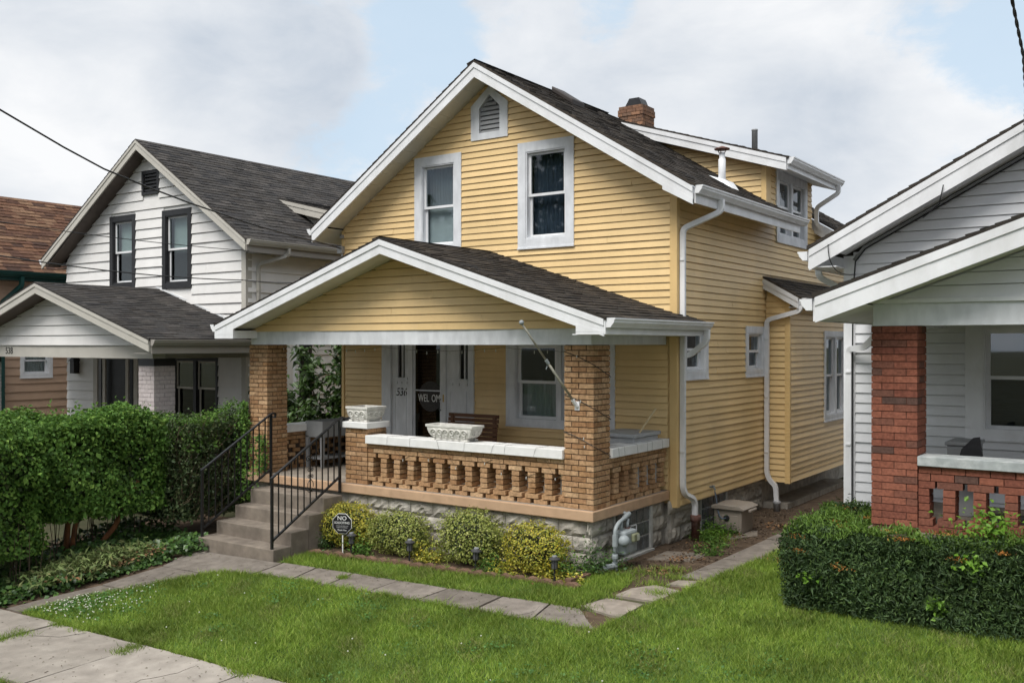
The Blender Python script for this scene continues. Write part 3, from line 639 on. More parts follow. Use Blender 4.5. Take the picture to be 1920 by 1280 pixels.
    obj('chimney_cap', MB().prism([(cx0 + .1, cy0 + .06, 7.44), (cx1 - .05, cy0 + .06, 7.44), (cx1 - .12, cy0 + .06, 7.60), (cx0 + .2, cy0 + .06, 7.60)], (0, .3, 0)), DARK, C)
    xr, yr = -2.72, 3.82
    zr = top(xr)
    rv = obj('roof_vent', MB().para((xr - .2, yr - .2, zr + .14), (.42, 0, -sR * .42 - .02), (0, .4, 0), (0, 0, .10)).para((xr - .12, yr - .17, zr - .02), (.30, 0, -sR * .30), (0, .34, 0), (0, 0, .15)), mat('dark_brown_metal', (.035, .028, .025), .6), H, 'dark box vent on the main roof', bevel=.02)
    pv = obj('flue_pipe', MB().lathe((-.22, 4.47, 5.30), [(.058, -.1), (.058, .42), (.045, .43), (.045, .52), (.03, .525)], 14), WHT, H, 'white flue pipe with a rusty cowl', smooth=True)
    obj('cowl', MB().lathe((-.22, 4.47, 5.30), [(.02, .58), (.12, .57), (.125, .585), (.02, .625)], 14).tube([(-.26, 4.47, 5.8), (-.29, 4.47, 5.88)], .008).tube([(-.18, 4.47, 5.8), (-.15, 4.47, 5.88)], .008).tube([(-.22, 4.43, 5.8), (-.22, 4.40, 5.88)], .008), RUST, pv, smooth=True)
    obj('flashing', MB().prism([(-.38, 4.3, top(-.38) + .02), (.02, 4.3, top(.02) + .02), (-.12, 4.42, top(-.12) + .09)], (0, .28, 0)), WHT, pv)
    obj('vent_stack', MB().lathe((-.8, 7.42, 6.2), [(.055, 0), (.055, .58), (.06, .585), (.06, .61), (.04, .61)], 14), GREYMET, H, 'grey plumbing vent stack on the dormer roof', smooth=True)
    # ---- downspout on the front right corner
    downspout(H, [(eR[0] + .08, 2.47, eR[1] - .12), (eR[0] + .08, 2.47, eR[1] - .28), (XR + .07, 2.19, eR[1] - .52), (XR + .07, 2.19, .78), (XR + .08, 2.24, .68), (XR + .10, 2.45, .60), (XR + .11, 2.50, .52), (XR + .11, 2.50, .30)], WHT)
    obj('drain_boot', MB().lathe((XR + .12, 2.5, 0.0), [(.06, -.02), (.06, .27), (.075, .28), (.075, .36), (.055, .36)], 14), RUST, H, 'rusty iron drain boot', smooth=True)
    # ---- bump-out on the right wall
    bX, bY0, bY1, bz0 = .50, 5.55, 9.4, .47
    opsB = [(7.42, 8.75, 1.42, 2.95)]
    backing(H, ('x', bX - .004), [(bY0 + .02, bY1, bz0, 3.50, opsB)], YEL)
    for b_ in ((XR, bX - .06, bY0 + .004, bY0 + .05, bz0, 3.5), (XR, bX - .06, bY1 - .05, bY1, bz0, 3.5), (XR, bX - .01, bY0 + .05, bY1 - .05, bz0 + .01, bz0 + .05)): obj('wall', MB().box(*b_), YEL, H)
    siding(H, ('y', bY0), XR + .03, lambda z: min(bX - .06, XR + (3.72 - z) / .57), bz0 + .005, 3.70, .1, [], YEL)
    siding(H, ('x', bX), bY0 + .05, bY1, bz0 + .005, 3.46, .1, opsB, YEL, join=False)
    obj('corner_board', MB().box(bX - .065, bX + .02, bY0 - .02, bY0, bz0 - .01, 3.60).box(bX, bX + .02, bY0, bY0 + .055, bz0 - .01, 3.46), YTRIM, H)
    window(H, ('x', bX + .002), 7.36, 8.80, 1.36, 3.0, tw=.10, panes=2, fill=curtain_fill(CURT, 1, .9), label='tall paired window in the bump-out', split=.5)
    roof_plane(H, (bX + .24, bY0 - .14, 3.52), (bX + .24, bY1 + .1, 3.52), (XR + .005, bY0 - .14, 3.89), (XR + .005, bY1 + .1, 3.89), SHINGB)
    rake(H, (XR + .005, bY0 - .13, 3.855), (bX + .2, bY0 - .13, 3.51), .17, WHT)
    obj('eave_soffit', MB().box(bX + .02, bX + .2, bY0 - .08, bY1, 3.36, 3.372), WHT, H)
    gutter(H, bX + .2, bY0 - .1, bY1, 3.51, WHT)
    downspout(H, [(bX + .23, bY0 - .06, 3.42), (bX + .20, bY0 - .08, 3.30), (XR + .07, bY0 - .1, 3.16), (XR + .07, bY0 - .1, .62), (XR + .12, bY0 - .1, .50), (XR + .22, bY0 - .1, .42), (XR + .24, bY0 - .1, .10)], WHT)
    obj('drain_boot', MB().lathe((XR + .24, bY0 - .1, 0.0), [(.055, -.02), (.055, .12), (.065, .13), (.065, .17), (.05, .17)], 12), GREYMET, H, smooth=True)
    # ---- side windows
    window(H, ('x', XR), 2.30, 3.156, 2.26, 3.075, tw=.11, fill=curtain_fill(CURT, .5, .6, 4), label='small side window beside the corner downspout', split=.52)
    window(H, ('x', XR), 4.64, 5.49, 2.235, 3.05, tw=.11, fill=curtain_fill(CURT, .5, .5, 4), label='small side window next to the bump-out', split=.5)
    # ---- porch: floor slab, foundation, beam
    obj('porch_floor', MB().box(-6.36, 0.0, 0.0, W - .02, .605, SLAB), TANC, H, 'tan stained concrete porch floor with a chipped edge', bevel=.012)
    obj('floor_surface', MB().box(-6.30, -.03, .035, W - .03, SLAB, SLAB + .003), mat('bare_porch_concrete', (.30, .26, .215), .9, .2, 6, .4, 110, dirt=.5, dscale=3, dcol=(.17, .14, .115)), H)
    fd = obj('foundation', MB().box(-6.28, -.09, .09, W, -.5, .604).box(XL + .06, XR - .09, W + .02, 11, -.5, .53).box(XR - .1, .42, 5.7, 9.2, -.5, .10), STONE, H, 'rock-faced concrete block foundation')
    # rock faced blocks
    variants = []
    for k in range(7):
        n, m_ = 7, 5; vs = []; fs = []
        for j in range(m_ + 1):
            for i in range(n + 1):
                u, v = i / n, j / m_; edge = min(u, 1 - u) * 2.0, min(v, 1 - v) * 2.0
                e = min(1, min(edge[0] * 2.6, edge[1] * 2.0)); d = .006 + e * (.018 + .026 * random.random() + .012 * math.sin(u * 9 + k) * math.sin(v * 6 + k))
                vs.append((u - .5, -d, v - .5))
        for j in range(m_):
            for i in range(n): fs.append((j * (n + 1) + i, j * (n + 1) + i + 1, (j + 1) * (n + 1) + i + 1, (j + 1) * (n + 1) + i))
        me = MB().add(vs, fs).mesh('stone', STONE); variants.append(me)
    def block(x, y, z, w, h, rz=0):
        o = inst('stone', random.choice(variants), (x, y, z), fd, (0, 0, rz)); o.scale = (w - .008, 1, h - .008)
    zr_ = [(.40, .602), (.20, .40), (.0, .20), (-.2, 0)]
    for r, (za, zb) in enumerate(zr_):
        x = -4.19 - (r % 2) * .2
        while x < -.07:
            x2 = min(x + .405, -.06)
            if x2 - x > .05 and x2 > -4.2: block((max(x, -4.2) + x2) / 2, .088, (za + zb) / 2, x2 - max(x, -4.2), zb - za)
            x = x2
        y = .09 + (r % 2) * .2 - .2
        segs = [(.06, .62), (1.62, W + .9), (3.98, 5.6)] if r < 3 else [(.06, 5.6)]
        for s0, s1 in segs:
            y = s0 - (r % 2) * .2
            while y < s1 - .02:
                y2 = min(y + .405, s1); y1_ = max(y, s0)
                if y2 - y1_ > .05:
                    xx = -.088 if y2 < W + .25 else XR - .088
                    if y1_ < W + .02 or r > 0: block(xx, (y1_ + y2) / 2, (za + min(zb, .6 if y1_ < W else .52)) / 2, y2 - y1_, min(zb, .6 if y1_ < W else .52) - za, math.pi / 2)
                    else: block(xx, (y1_ + y2) / 2, (za + .52) / 2, y2 - y1_, .52 - za, math.pi / 2)
                y = y2
    # glass block windows
    def glass_blocks(X, y0, y1, z0, z1, nx, nz, vent=None):
        g = obj('basement_window', MB().box(X - .12, X - .027, y0 - .03, y1 + .03, z0 - .01, z1).box(X - .11, X + .03, y0 - .05, y1 + .07, z0 - .10, z0 - .01).box(X - .1, X + .005, y1, y1 + .06, z0, z1), mat('pale_window_mortar', (.42, .415, .39), .9, .15, 10), H, 'basement window of glass blocks')
        for i in range(nx):
            for k in range(nz):
                a, b = y0 + (y1 - y0) * i / nx, y0 + (y1 - y0) * (i + 1) / nx; c, d = z0 + (z1 - z0) * k / nz, z0 + (z1 - z0) * (k + 1) / nz
                if vent == (i, k):
                    obj('vent_frame', MB().box(X - .06, X - .01, a, a + .014, c, d).box(X - .06, X - .01, b - .014, b, c, d).box(X - .06, X - .01, a, b, c, c + .014).box(X - .06, X - .01, a, b, d - .014, d), WHT, g)
                    obj('vent_pane', MB().box(X - .024, X - .02, a + .01, b - .01, c + .01, d - .01), GLB, g); continue
                obj('glass_block', MB().box(X - .06, X - .016, a + .008, b - .008, c + .008, d - .008), GLB, g, bevel=.008)
    glass_blocks(-.03, .66, 1.58, .03, .59, 5, 3, (2, 1)); glass_blocks(XR - .03, 3.10, 3.95, .02, .50, 4, 3)
    # porch beam, gable and ceiling
    obj('porch_beam', MB().box(-6.26, -.04, .03, .33, 2.752, 2.955), WTRIM, H, 'white boxed beam across the porch front')
    obj('porch_beam', MB().box(-.34, -.045, .332, W - .03, 2.752, 2.90).box(-6.26, -5.96, .332, W - .03, 2.752, 2.90), WTRIM, H)
    obj('porch_ceiling', MB().box(-6.25, -.05, .08, W - .03, 2.96, 2.985), WTRIM, H)
    PA, PY, ph = 4.203, -.45, .215; ps = .325; pR, pL = .40, -6.54; px = -3.075
    ptop = lambda x: PA - ps * abs(x - px)
    obj('wall', MB().prism([(-6.25, .04, 2.95), (.1, .04, 2.95), (px, .04, 3.985)], (0, .05, 0)), YEL, H)
    siding(H, ('y', .03), lambda z: px - (PA - ph + .02 - z) / ps, lambda z: px + (PA - ph + .02 - z) / ps, 2.955, 3.99, .108, [], YEL, seams=.8)
    # porch roof
    roof_plane(H, (pR + .03, PY, ptop(pR) - .01), (pR + .03, W + .24, ptop(pR) - .01), (px, PY, PA), (px, W + .0, PA), SHINGB)
    roof_plane(H, (pL - .03, W - .02, ptop(pL) - .01), (pL - .03, PY, ptop(pL) - .01), (px, W - .02, PA), (px, PY, PA), SHINGB)
    obj('ridge_cap', shingle_mesh((px - .13, PY, PA - .03), (px - .13, W, PA - .03), (px + .01, PY, PA + .016), (px + .01, W, PA + .016), .2, .2, .25, .02), SHINGB, H, kind='stuff')
    rake(H, (px, PY + .01, PA - .03), (pR, PY + .01, ptop(pR) - .03), ph - .025, WHT); rake(H, (px, PY + .01, PA - .03), (pL, PY + .01, ptop(pL) - .03), ph - .025, WHT)
    obj('rake_return', MB().box(.027, pR, PY + .005, PY + .036, 2.872, ptop(pR) - .17).prism([(.027, PY + .005, ptop(pR) - .172), (pR, PY + .005, ptop(pR) - .172), (.027, PY + .005, ptop(.027) - .2)], (0, .031, 0)), WHT, H)
    obj('rake_return', MB().box(pL, -6.115, PY + .005, PY + .036, 2.846, ptop(pL) - .17).prism([(pL, PY + .005, ptop(pL) - .172), (-6.115, PY + .005, ptop(pL) - .172), (-6.115, PY + .005, ptop(-6.115) - .2)], (0, .031, 0)), WHT, H)
    soffit(H, (px, PY, PA), (-6.2, PY, ptop(-6.2)), PY + .04, .028, ph - .02, SOFF); soffit(H, (px, PY, PA), (.05, PY, ptop(.05)), PY + .04, .028, ph - .02, SOFF)
    for b_ in ((-.04, pR, PY + .04, W - .03, 2.868, 2.88), (pL, -6.262, PY + .04, W, 2.85, 2.862)): obj('eave_soffit', MB().box(*b_), WHT, H)
    obj('rake_return', MB().box(-6.26, -6.116, PY + .04, .028, 2.85, 2.97), WHT, H)
    for b_ in ((pR, pR + .02, PY + .01, W + .2, 2.874, ptop(pR) - .03), (pL - .02, pL, PY + .01, W, 2.85, ptop(pL) - .03)): obj('eave_fascia', MB().box(*b_), WHT, H)
    gutter(H, pR + .022, PY + .02, W + .26, ptop(pR) - .012, WHT, k=1.05); gutter(H, pL - .022, PY + .02, W, ptop(pL) - .012, WHT, side=-1, k=1.05)
    downspout(H, [(pR + .08, W + .16, 2.96), (pR + .08, W + .16, 2.80), (XR + .16, W + .14, 2.62), (XR + .09, W + .10, 2.60)], WHT)
    # ---- brick work
    br = Bricks(BRICK)
    c1 = obj('porch_column', MB().box(-.437, -.036, .072, .46, SLAB, 2.752), MORT, H, 'buff brick porch column at the right front corner')
    column(br, c1, -.445, -.028, .062, .47, SLAB, 30, CH)
    c2 = obj('porch_column', MB().box(-6.332, -5.928, .072, .46, SLAB, 2.752), MORT, H, 'buff brick porch column beside the left hedge')
    column(br, c2, -6.34, -5.922, .062, .47, SLAB, 30, CH, join_all=True)
    c3 = obj('porch_pier', MB().box(-4.207, -3.788, .070, .46, SLAB, 1.545), MORT, H, 'short brick pier at the top of the steps')
    column(br, c3, -4.213, -3.782, .062, .47, SLAB, 12, CH)
    obj('pier_cap', MB().box(-4.245, -3.745, .02, .50, 1.545, 1.632), CAPW, c3, bevel=.006)
    # front balustrade
    bl = obj('balustrade', MB().box(-3.775, -.45, .13, .20, 1.205, 1.335), MORT, H, 'openwork brick balustrade along the porch front')
    zc = lambda i: (SLAB + i * CH + .006, SLAB + (i + 1) * CH - .006); y0, y1 = .072, .275; pit = .2535
    for k in range(-1, 13):
        a = -3.533 + k * pit; c = a + .056; lo, hi = -3.776, -.452
        def clip(p, q, *r):
            p, q = max(p, lo), min(q, hi)
            if q - p > .02: br.lay(bl, p, q, *r)
        clip(c + pit / 2 - .1, c + pit / 2 + .1, y0 + .012, y1 - .02, *zc(0)); clip(c - .1, c + .1, y0, y1 - .10, *zc(1)); clip(c - .1, c + .1, y0, y1 - .10, *zc(6))
        for r in range(2, 6): e = random.uniform(-.004, .004); clip(a + e, a + .112 + e, y0 + .004, y1, *zc(r))
    obj('brickwork', MB().box(-3.77, -.455, y1 - .095, y1 - .01, SLAB + .003, SLAB + CH * 2 - .008).box(-3.77, -.455, y0 + .10, y1 - .01, SLAB + CH * 6 + .004, SLAB + CH * 9), BRICK, bl)
    for r in (7, 8):
        x = -3.778 - (r % 2) * .1
        while x < -.46:
            x2 = min(x + .2085, -.452); x1_ = max(x, -3.778)
            if x2 - x1_ > .03: br.lay(bl, x1_, x2 - .008, y0, y0 + .095, *zc(r))
            x = x2
    obj('balustrade_cap', MB().box(-3.78, -.447, .015, .33, 1.337, 1.455), CAPW, bl, bevel=.006)
    bs = obj('balustrade', MB().box(-.21, -.13, .475, W - .03, 1.205, 1.335), MORT, H, 'openwork brick balustrade on the right side of the porch')
    x0, x1 = -.245, -.04
    for k in range(6):
        a = .612 + k * .257; c = a + .057
        if k < 5: br.lay(bs, x0 + .02, x1 - .012, c + .0285, c + .2285, *zc(0))
        br.lay(bs, x0 + .10, x1, c - .1, min(c + .1, 2.08), *zc(1)); br.lay(bs, x0 + .10, x1, c - .1, min(c + .1, 2.08), *zc(6))
        for r in range(2, 6): br.lay(bs, x0, x1 - .004, a, a + .114, *zc(r))
    br.lay(bs, x0 + .02, x1 - .012, .48, .655, *zc(0))
    obj('brickwork', MB().box(x0 + .01, x0 + .095, .475, 2.08, SLAB + .003, SLAB + CH * 2 - .008).box(x0 + .01, x1 - .1, .475, 2.08, SLAB + CH * 6 + .004, SLAB + CH * 9), BRICK, bs)
    for r in (7, 8):
        y = .478 - (r % 2) * .1
        while y < 2.08:
            y2 = min(y + .2085, 2.085); ya = max(y, .478)
            if y2 - ya > .03: br.lay(bs, x1 - .095, x1, ya, y2 - .008, *zc(r))
            y = y2
    obj('balustrade_cap', MB().box(-.30, .005, .472, W - .03, 1.337, 1.455), CAPW, bs, bevel=.006)
    # left balustrade seen across the porch (solid courses, dark gaps)
    b2 = obj('balustrade', MB().box(-6.2, -6.1, .475, W - .03, SLAB, 1.335), MORT, H, 'brick balustrade on the left side of the porch'); jb = MB()
    for r in range(9):
        y = .478 - (r % 2) * .1
        while y < 2.05:
            y2 = min(y + (.2085 if r in (0, 1, 6, 7, 8) else .26), 2.07)
            br.lay(b2, -6.24, -6.06, max(y, .478), max(y, .478) + max(.03, (y2 - max(y, .478)) * (.95 if r > 6 else .72 if r in (0, 1, 6) else .5)), *zc(r), join=jb); y = y2
    obj('brickwork', jb, BRICK, b2, kind='stuff'); obj('balustrade_cap', MB().box(-6.30, -5.99, .472, W - .03, 1.337, 1.455), CAPW, b2, bevel=.006)
    # ---- entrance: storm door between panelled sidelights
    f = plane_map(('y', W)); dz0, dz1 = SLAB + .02, 2.86
    en = MB(); fbox(en, f, -5.37, -5.17, SLAB, 2.87, 0, .04); fbox(en, f, -3.57 + .07, -3.40, SLAB, 2.87, 0, .04); fbox(en, f, -5.17, -3.50, 2.80, 2.90, 0, .04)
    for x in (-4.78, -4.07 + .0): fbox(en, f, x, x + .09, SLAB, 2.80, -.02, .03)
    e = obj('entrance_frame', en, WTRIM, H, 'white door surround with narrow sidelights')
    for x0, x1, g0, g1 in ((-5.17, -4.78, -5.045, -4.885), (-3.98, -3.50, -3.72, -3.55)):
        sp = MB(); fbox(sp, f, x0, x1, SLAB, 2.19, -.045, -.005); fbox(sp, f, x0, g0, 2.19, 2.80, -.045, -.005); fbox(sp, f, g1, x1, 2.19, 2.80, -.045, -.005)
        fbox(sp, f, (g0 + g1) / 2 - .012 + .02, (g0 + g1) / 2 + .012 + .02, 2.19, 2.80, -.04, -.008)
        fbox(sp, f, x0 + .05, x1 - .04, 2.165, 2.20, -.005, .012)
        for a in (x0 + .07, (x0 + x1) / 2 - .03, x1 - .11): fbox(sp, f, a, a + .06, 2.09, 2.13, -.005, .008)
        for a, b in ((x0 + .06, x0 + .075), (x1 - .085, x1 - .07)): fbox(sp, f, a, b, SLAB + .2, 1.98, -.005, .004)
        fbox(sp, f, x0 + .06, x1 - .07, 1.98, 1.995, -.005, .004)
        so = obj('sidelight', sp, WTRIM, e)
        p = MB(); fbox(p, f, g0, g1, 2.19, 2.80, -.05, -.046); obj('pane', p, ROOM, e)
    dr = MB(); x0, x1 = -4.69, -4.07
    fbox(dr, f, x0, x0 + .035, dz0, 2.80, -.03, .0); fbox(dr, f, x1 - .05, x1, dz0, 2.80, -.03, .0); fbox(dr, f, x0 + .035, x1 - .05, 1.985, 2.005, -.03, .0); fbox(dr, f, x0 + .035, x1 - .05, 2.77, 2.80, -.03, 0); fbox(dr, f, x0 + .035, x1 - .05, dz0, dz0 + .1, -.03, 0)
    D = obj('door', dr, WTRIM, H, 'glazed storm door over a dark brown front door')
    m = MB(); fbox(m, f, x0, x1, dz0, 2.80, -.16, -.12); obj('inner_door', m, WOODDARK, D)
    m = MB(); fbox(m, f, x0 + .03, x1 - .045, dz0 + .1, 2.775, -.02, -.015); flip_out(obj('pane', m, GLASSD, D).data)
    m = MB(); m.tube([f(x1 - .028, 1.68, .0), f(x1 - .028, 1.69, .05), f(x1 - .028, 1.85, .05), f(x1 - .028, 1.86, 0)], .009); obj('handle', m, BLKIRON, D)
    m = MB(); fbox(m, f, x1 + .035, x1 + .06, 1.82, 1.94, .03, .036); obj('doorbell', m, mat('brass', (.5, .36, .14), .4, metal=.6), e)
    st = obj('welcome_decal', MB().lathe((0, 0, 0), [(.005, 0), (.25, .0), (.25, .001), (.005, .001)], 40), mat('grey_decal', (.05, .046, .044), .7, .3, 30), D)
    st.rotation_euler = (math.pi / 2, 0, 0); st.location = (-4.33, W + .012, 1.90)
    for t, x in (('WEL', -4.475), ('OME', -4.185)):
        o = inst('lettering', text_mesh(t, .135, WHITEP), (x, W + .008, 1.865), D, (math.pi / 2, 0, 0)); o.scale = (.85, 1.3, 1)
    o = inst('lettering', text_mesh('536', .19, BLKP, shear=.2), (-4.955, W - .001, 1.95), e, (math.pi / 2, 0, 0)); o.scale = (.85, 1, 1)
    # ---- porch window pair
    window(H, ('y', W), -2.775, -.86, 1.505, 2.86, tw=.17, tt=.1, tb=.09, panes=2, fill=curtain_fill(CURT, .5, 1, 9), label='paired porch window with net curtains', split=.5, glass=GLASS, sglass=GLASS, sw=.05)
    # hose bib, cable bracket
    obj('hose_bib', MB().tube([(XR + .015, 3.23, .66), (XR + .09, 3.23, .65), (XR + .10, 3.23, .61)], .014, 8).lathe((XR + .07, 3.23, .67), [(.03, 0), (.03, .012)], 10), METERL, H, smooth=True)
    obj('service_bracket', MB().box(XL - .05, XL + .06, W - .09, W - .02, 4.36, 4.48).tube([(XL + .03, W - .05, 4.36), (XL + .04, W - .05, 4.10)], .018, 8), GREYMET, H, 'electric service bracket on the upper left corner'); obj('cable_clamp', MB().box(XL, XL + .05, W - .08, W - .02, 4.62, 4.68), GREYMET, H)
yellow_house()

# ------------------------------------------------------------------ porch steps and railings
def steps():
    xs0, xs1 = -5.80, -4.20; S = thing('steps', (-5.0, -.6, -.17), 'weathered concrete steps climbing to the yellow porch', 'steps')
    zt = [-.01, .175, .36, .563]; yf = [-1.315, -.998, -.667, -.381]
    for i in range(4):
        obj('step', MB().box(xs0 + i * .004, xs1 - i * .003, yf[i], -.003 if i == 3 else yf[i + 1] + .0, -.4, zt[i]), CONC, S, bevel=.012)
steps()
def railing(x, label, scroll=True):
    R = thing('handrail', (x, -1.3, -.01), label, 'handrail', 'black iron step railings')
    p0, p1 = Vector((x, -1.29, .95)), Vector((x, -.02, 1.68)); q0, q1 = Vector((x, -1.29, .10)), Vector((x, -.02, .83)); sl_ = (p1 - p0)
    obj('post', MB().box(x - .016, x + .016, -1.306, -1.274, -.012, .96), BLKIRON, R); obj('post', MB().box(x - .016, x + .016, -.036, -.004, .60, 1.68), BLKIRON, R)
    obj('top_rail', MB().sweep([p0 + Vector((0, -.02, -.01)), p1, p1 + Vector((0, .05, .012)), p1 + Vector((0, .09, -.02)), p1 + Vector((0, .075, -.06)), p1 + Vector((0, .045, -.05))], [(-.022, -.008), (.022, -.008), (.018, .012), (-.018, .012)]), BLKIRON, R)
    obj('bottom_rail', MB().sweep([q0, q1], [(-.016, -.012), (.016, -.012), (.016, .012), (-.016, .012)]), BLKIRON, R)
    n = 11
    for i in range(1, n):
        t = i / n; a = q0.lerp(q1, t); b = p0.lerp(p1, t)
        obj('baluster', MB().box(x - .007, x + .007, a.y - .007, a.y + .007, a.z, b.z), BLKIRON, R)
    if scroll:
        c = q0.lerp(q1, .55); zc = (c.z + p0.lerp(p1, .55).z) / 2 + .02; mb = MB()
        def spiral(cy, cz, r, a0, turns, sgn):
            return [(x, cy + sgn * (r * (1 - .7 * k / 20)) * math.cos(a0 + turns * 2 * math.pi * k / 20), cz + (r * (1 - .7 * k / 20)) * math.sin(a0 + turns * 2 * math.pi * k / 20)) for k in range(21)]
        for sg in (-1, 1):
            mb.tube(spiral(c.y + sg * .045, zc + .20, .045, math.pi, -1.2, sg), .007, 5); mb.tube(spiral(c.y + sg * .028, zc + .05, .028, math.pi, 1.2, sg), .006, 5)
            mb.tube(spiral(c.y + sg * .028, zc - .05, .028, math.pi, -1.2, sg), .006, 5)
            mb.tube([(x, c.y, zc - .08), (x, c.y + sg * .05, zc - .14), (x, c.y + sg * .052, zc - .2)], .006, 5); mb.tube(spiral(c.y + sg * .03, zc - .24, .03, math.pi, 1.2, sg), .006, 5)
        obj('scroll', mb, BLKIRON, R)
railing(-4.25, 'black iron handrail with scrollwork on the right edge of the steps'); railing(-5.74, 'black iron handrail by the hedge on the left edge of the steps', False)

# ================================================================== the white house on the left
def left_house():
    W2 = 2.10; x0, x1, xc = -15.12, -8.90, -11.95; AP = 7.01; eR = (-8.50, 4.73); eL = (-15.58, 4.70); YF = 1.74; hf = .20
    H = thing('house', (xc, W2, -.3), 'white wide-board house with dark roof and black window trim, number 538', 'house')
    s = (AP - eR[1]) / (eR[0] - xc); top = lambda x: AP - s * abs(x - xc)
    ops = [(-13.36, -12.48, 3.98, 5.50), (-11.49, -10.57, 3.93, 5.49), (-12.20, -11.65, 5.93, 6.38)]
    opl = [(-14.0, -12.35, .3, 2.44), (-11.15, -9.74, 1.0, 2.44)]
    rows = [(x0, x1, -.2, 4.7, ops + opl)]; n = 20
    for i in range(n):
        za, zb = 4.7 + 2.05 * i / n, 4.7 + 2.05 * (i + 1) / n; rows.append((max(x0, xc - (AP - hf - zb) / s), min(x1, xc + (AP - hf - zb) / s), za, zb, ops))
    backing(H, ('y', W2 + .004), rows, WHOUSE)
    siding(H, ('y', W2), lambda z: max(x0, xc - (AP - hf - z) / s), lambda z: min(x1 - .1, xc + (AP - hf - z) / s), 2.75, 6.75, .2035, ops, WHOUSE, seams=.15, proud=.028, gap=.012)
    siding(H, ('y', W2), x0 + .02, x1 - .1, .3, 2.70, .2035, opl, WHOUSE, proud=.028, gap=.012)
    obj('wall', MB().box(x1 - .05, x1, W2 + .05, 12, -.2, 4.75), WHOUSE, H); obj('wall', MB().box(x0, x0 + .05, W2 + .05, 12, -.2, 4.7), WHOUSE, H)
    siding(H, ('x', x1), W2 + .03, 7.5, .1, 4.5, .2035, [(2.62, 3.36, 1.55, 3.0)], WHOUSE, proud=.028, gap=.012)
    obj('corner_board', MB().box(x1 - .11, x1 + .02, W2 - .025, W2, .0, 4.62).box(x1, x1 + .02, W2, W2 + .12, .0, 4.62), BEIGE, H)
    window(H, ('y', W2), -13.395, -12.455, 3.95, 5.535, tw=.115, trim=DARK, fill=blind_fill(BLIND), label='left upstairs window with black trim', sill=False, sglass=GLASSD)
    window(H, ('y', W2), -11.515, -10.55, 3.90, 5.52, tw=.115, trim=DARK, fill=blind_fill(BLIND), label='right upstairs window with black trim', sill=False, sglass=GLASSD)
    f = plane_map(('y', W2)); g = MB(); fbox(g, f, -12.23, -11.63, 5.90, 5.96, 0, .03); fbox(g, f, -12.23, -11.63, 6.34, 6.41, 0, .03); fbox(g, f, -12.23, -12.16, 5.96, 6.34, 0, .03); fbox(g, f, -11.70, -11.63, 5.96, 6.34, 0, .03); fbox(g, f, -12.16, -11.7, 5.96, 6.34, -.06, -.05)
    v = obj('attic_vent', g, DARK, H)
    for k in range(5):
        m = MB(); fbox(m, f, -12.16, -11.7, 5.98 + k * .075, 6.02 + k * .075, -.04, .005); obj('louver', m, DARK, v)
    # lower front: door, windows, lantern
    en = MB()
    for a, b in ((-14.02, -13.86), (-13.66, -13.56), (-12.80, -12.70), (-12.5, -12.36)): fbox(en, f, a, b, .3, 2.44, 0, .035)
    e = obj('entrance_frame', en, BEIGE, H); m = MB(); fbox(m, f, -13.86, -12.5, .3, 2.44, -.1, -.06); obj('door', m, DARK, H, 'dark front door in the shade of the left porch')
    window(H, ('y', W2), -11.18, -9.72, .9, 2.50, tw=.06, trim=DARK, panes=2, sash=BEIGE, label='paired porch window with dark trim', glass=GLASSL, sglass=GLASSD, sill=False, split=.62)
    l = obj('wall_lantern', MB().box(-14.74, -14.58, W2 - .16, W2 - .02, 2.10, 2.38).prism([(-14.77, W2 - .19, 2.38), (-14.55, W2 - .19, 2.38), (-14.62, W2 - .14, 2.46), (-14.70, W2 - .14, 2.46)], (0, .16, 0)), DARK, H, 'black wall lantern by the left house door')
    # side window and shutter seen past the porch column
    window(H, ('x', x1), 2.55, 3.42, 1.50, 3.05, tw=.10, label='side window with black shutter', trim=WHT)
    m = MB(); m.box(x1 + .02, x1 + .05, 3.43, 3.75, 1.55, 3.0); obj('shutter', m, DARK, H)
    # roof
    bk = 12
    roof_plane(H, (eR[0] + .02, YF, eR[1]), (eR[0] + .02, bk, eR[1]), (xc, YF, AP), (xc, bk, AP), SHING)
    roof_plane(H, (eL[0] - .02, bk, eL[1]), (eL[0] - .02, YF, eL[1]), (xc, bk, AP), (xc, YF, AP), SHING, exp=.15, tmin=.3, tmax=.5)
    rake(H, (xc, YF + .01, AP - .03), (eR[0], YF + .01, eR[1] - .03), .19, BEIGE, lip=.06); rake(H, (xc, YF + .01, AP - .03), (eL[0], YF + .01, eL[1] - .03), .19, BEIGE, lip=.06)
    for t in (x0 - .3, x1 + .3):
        obj('soffit', MB().para((xc, YF + .04, AP - hf + .005), (t - xc, 0, -s * abs(t - xc)), (0, W2 - YF - .045, 0), (0, 0, .012)), DSOFF, H)
    obj('eave_soffit', MB().box(x1 + .02, eR[0], W2, bk, 4.50, 4.512), TAUPE, H); obj('eave_soffit', MB().box(eL[0], x0, W2, bk, 4.50, 4.512), TAUPE, H); obj('eave_fascia', MB().box(eR[0], eR[0] + .02, YF + .03, bk, 4.49, eR[1] - .03), TAUPE, H)
    gutter(H, eR[0] + .022, YF + .02, bk, eR[1] - .01, BEIGE); gutter(H, eL[0] - .022, YF + .02, bk, eL[1] - .01, WHT, side=-1)
    downspout(H, [(eR[0] + .06, 2.75, 4.62), (eR[0] + .06, 2.75, 4.48), (x1 + .06, 2.35, 4.30), (x1 + .06, 2.35, .1)], BEIGE)
    # shed dormer at the back
    dt = lambda x: 5.55 + .24 * (-8.7 - x)
    roof_plane(H, (-8.62, 4.1, dt(-8.62)), (-8.62, 9, dt(-8.62)), (-10.38, 4.1, dt(-10.38)), (-10.38, 9, dt(-10.38)), SHING)
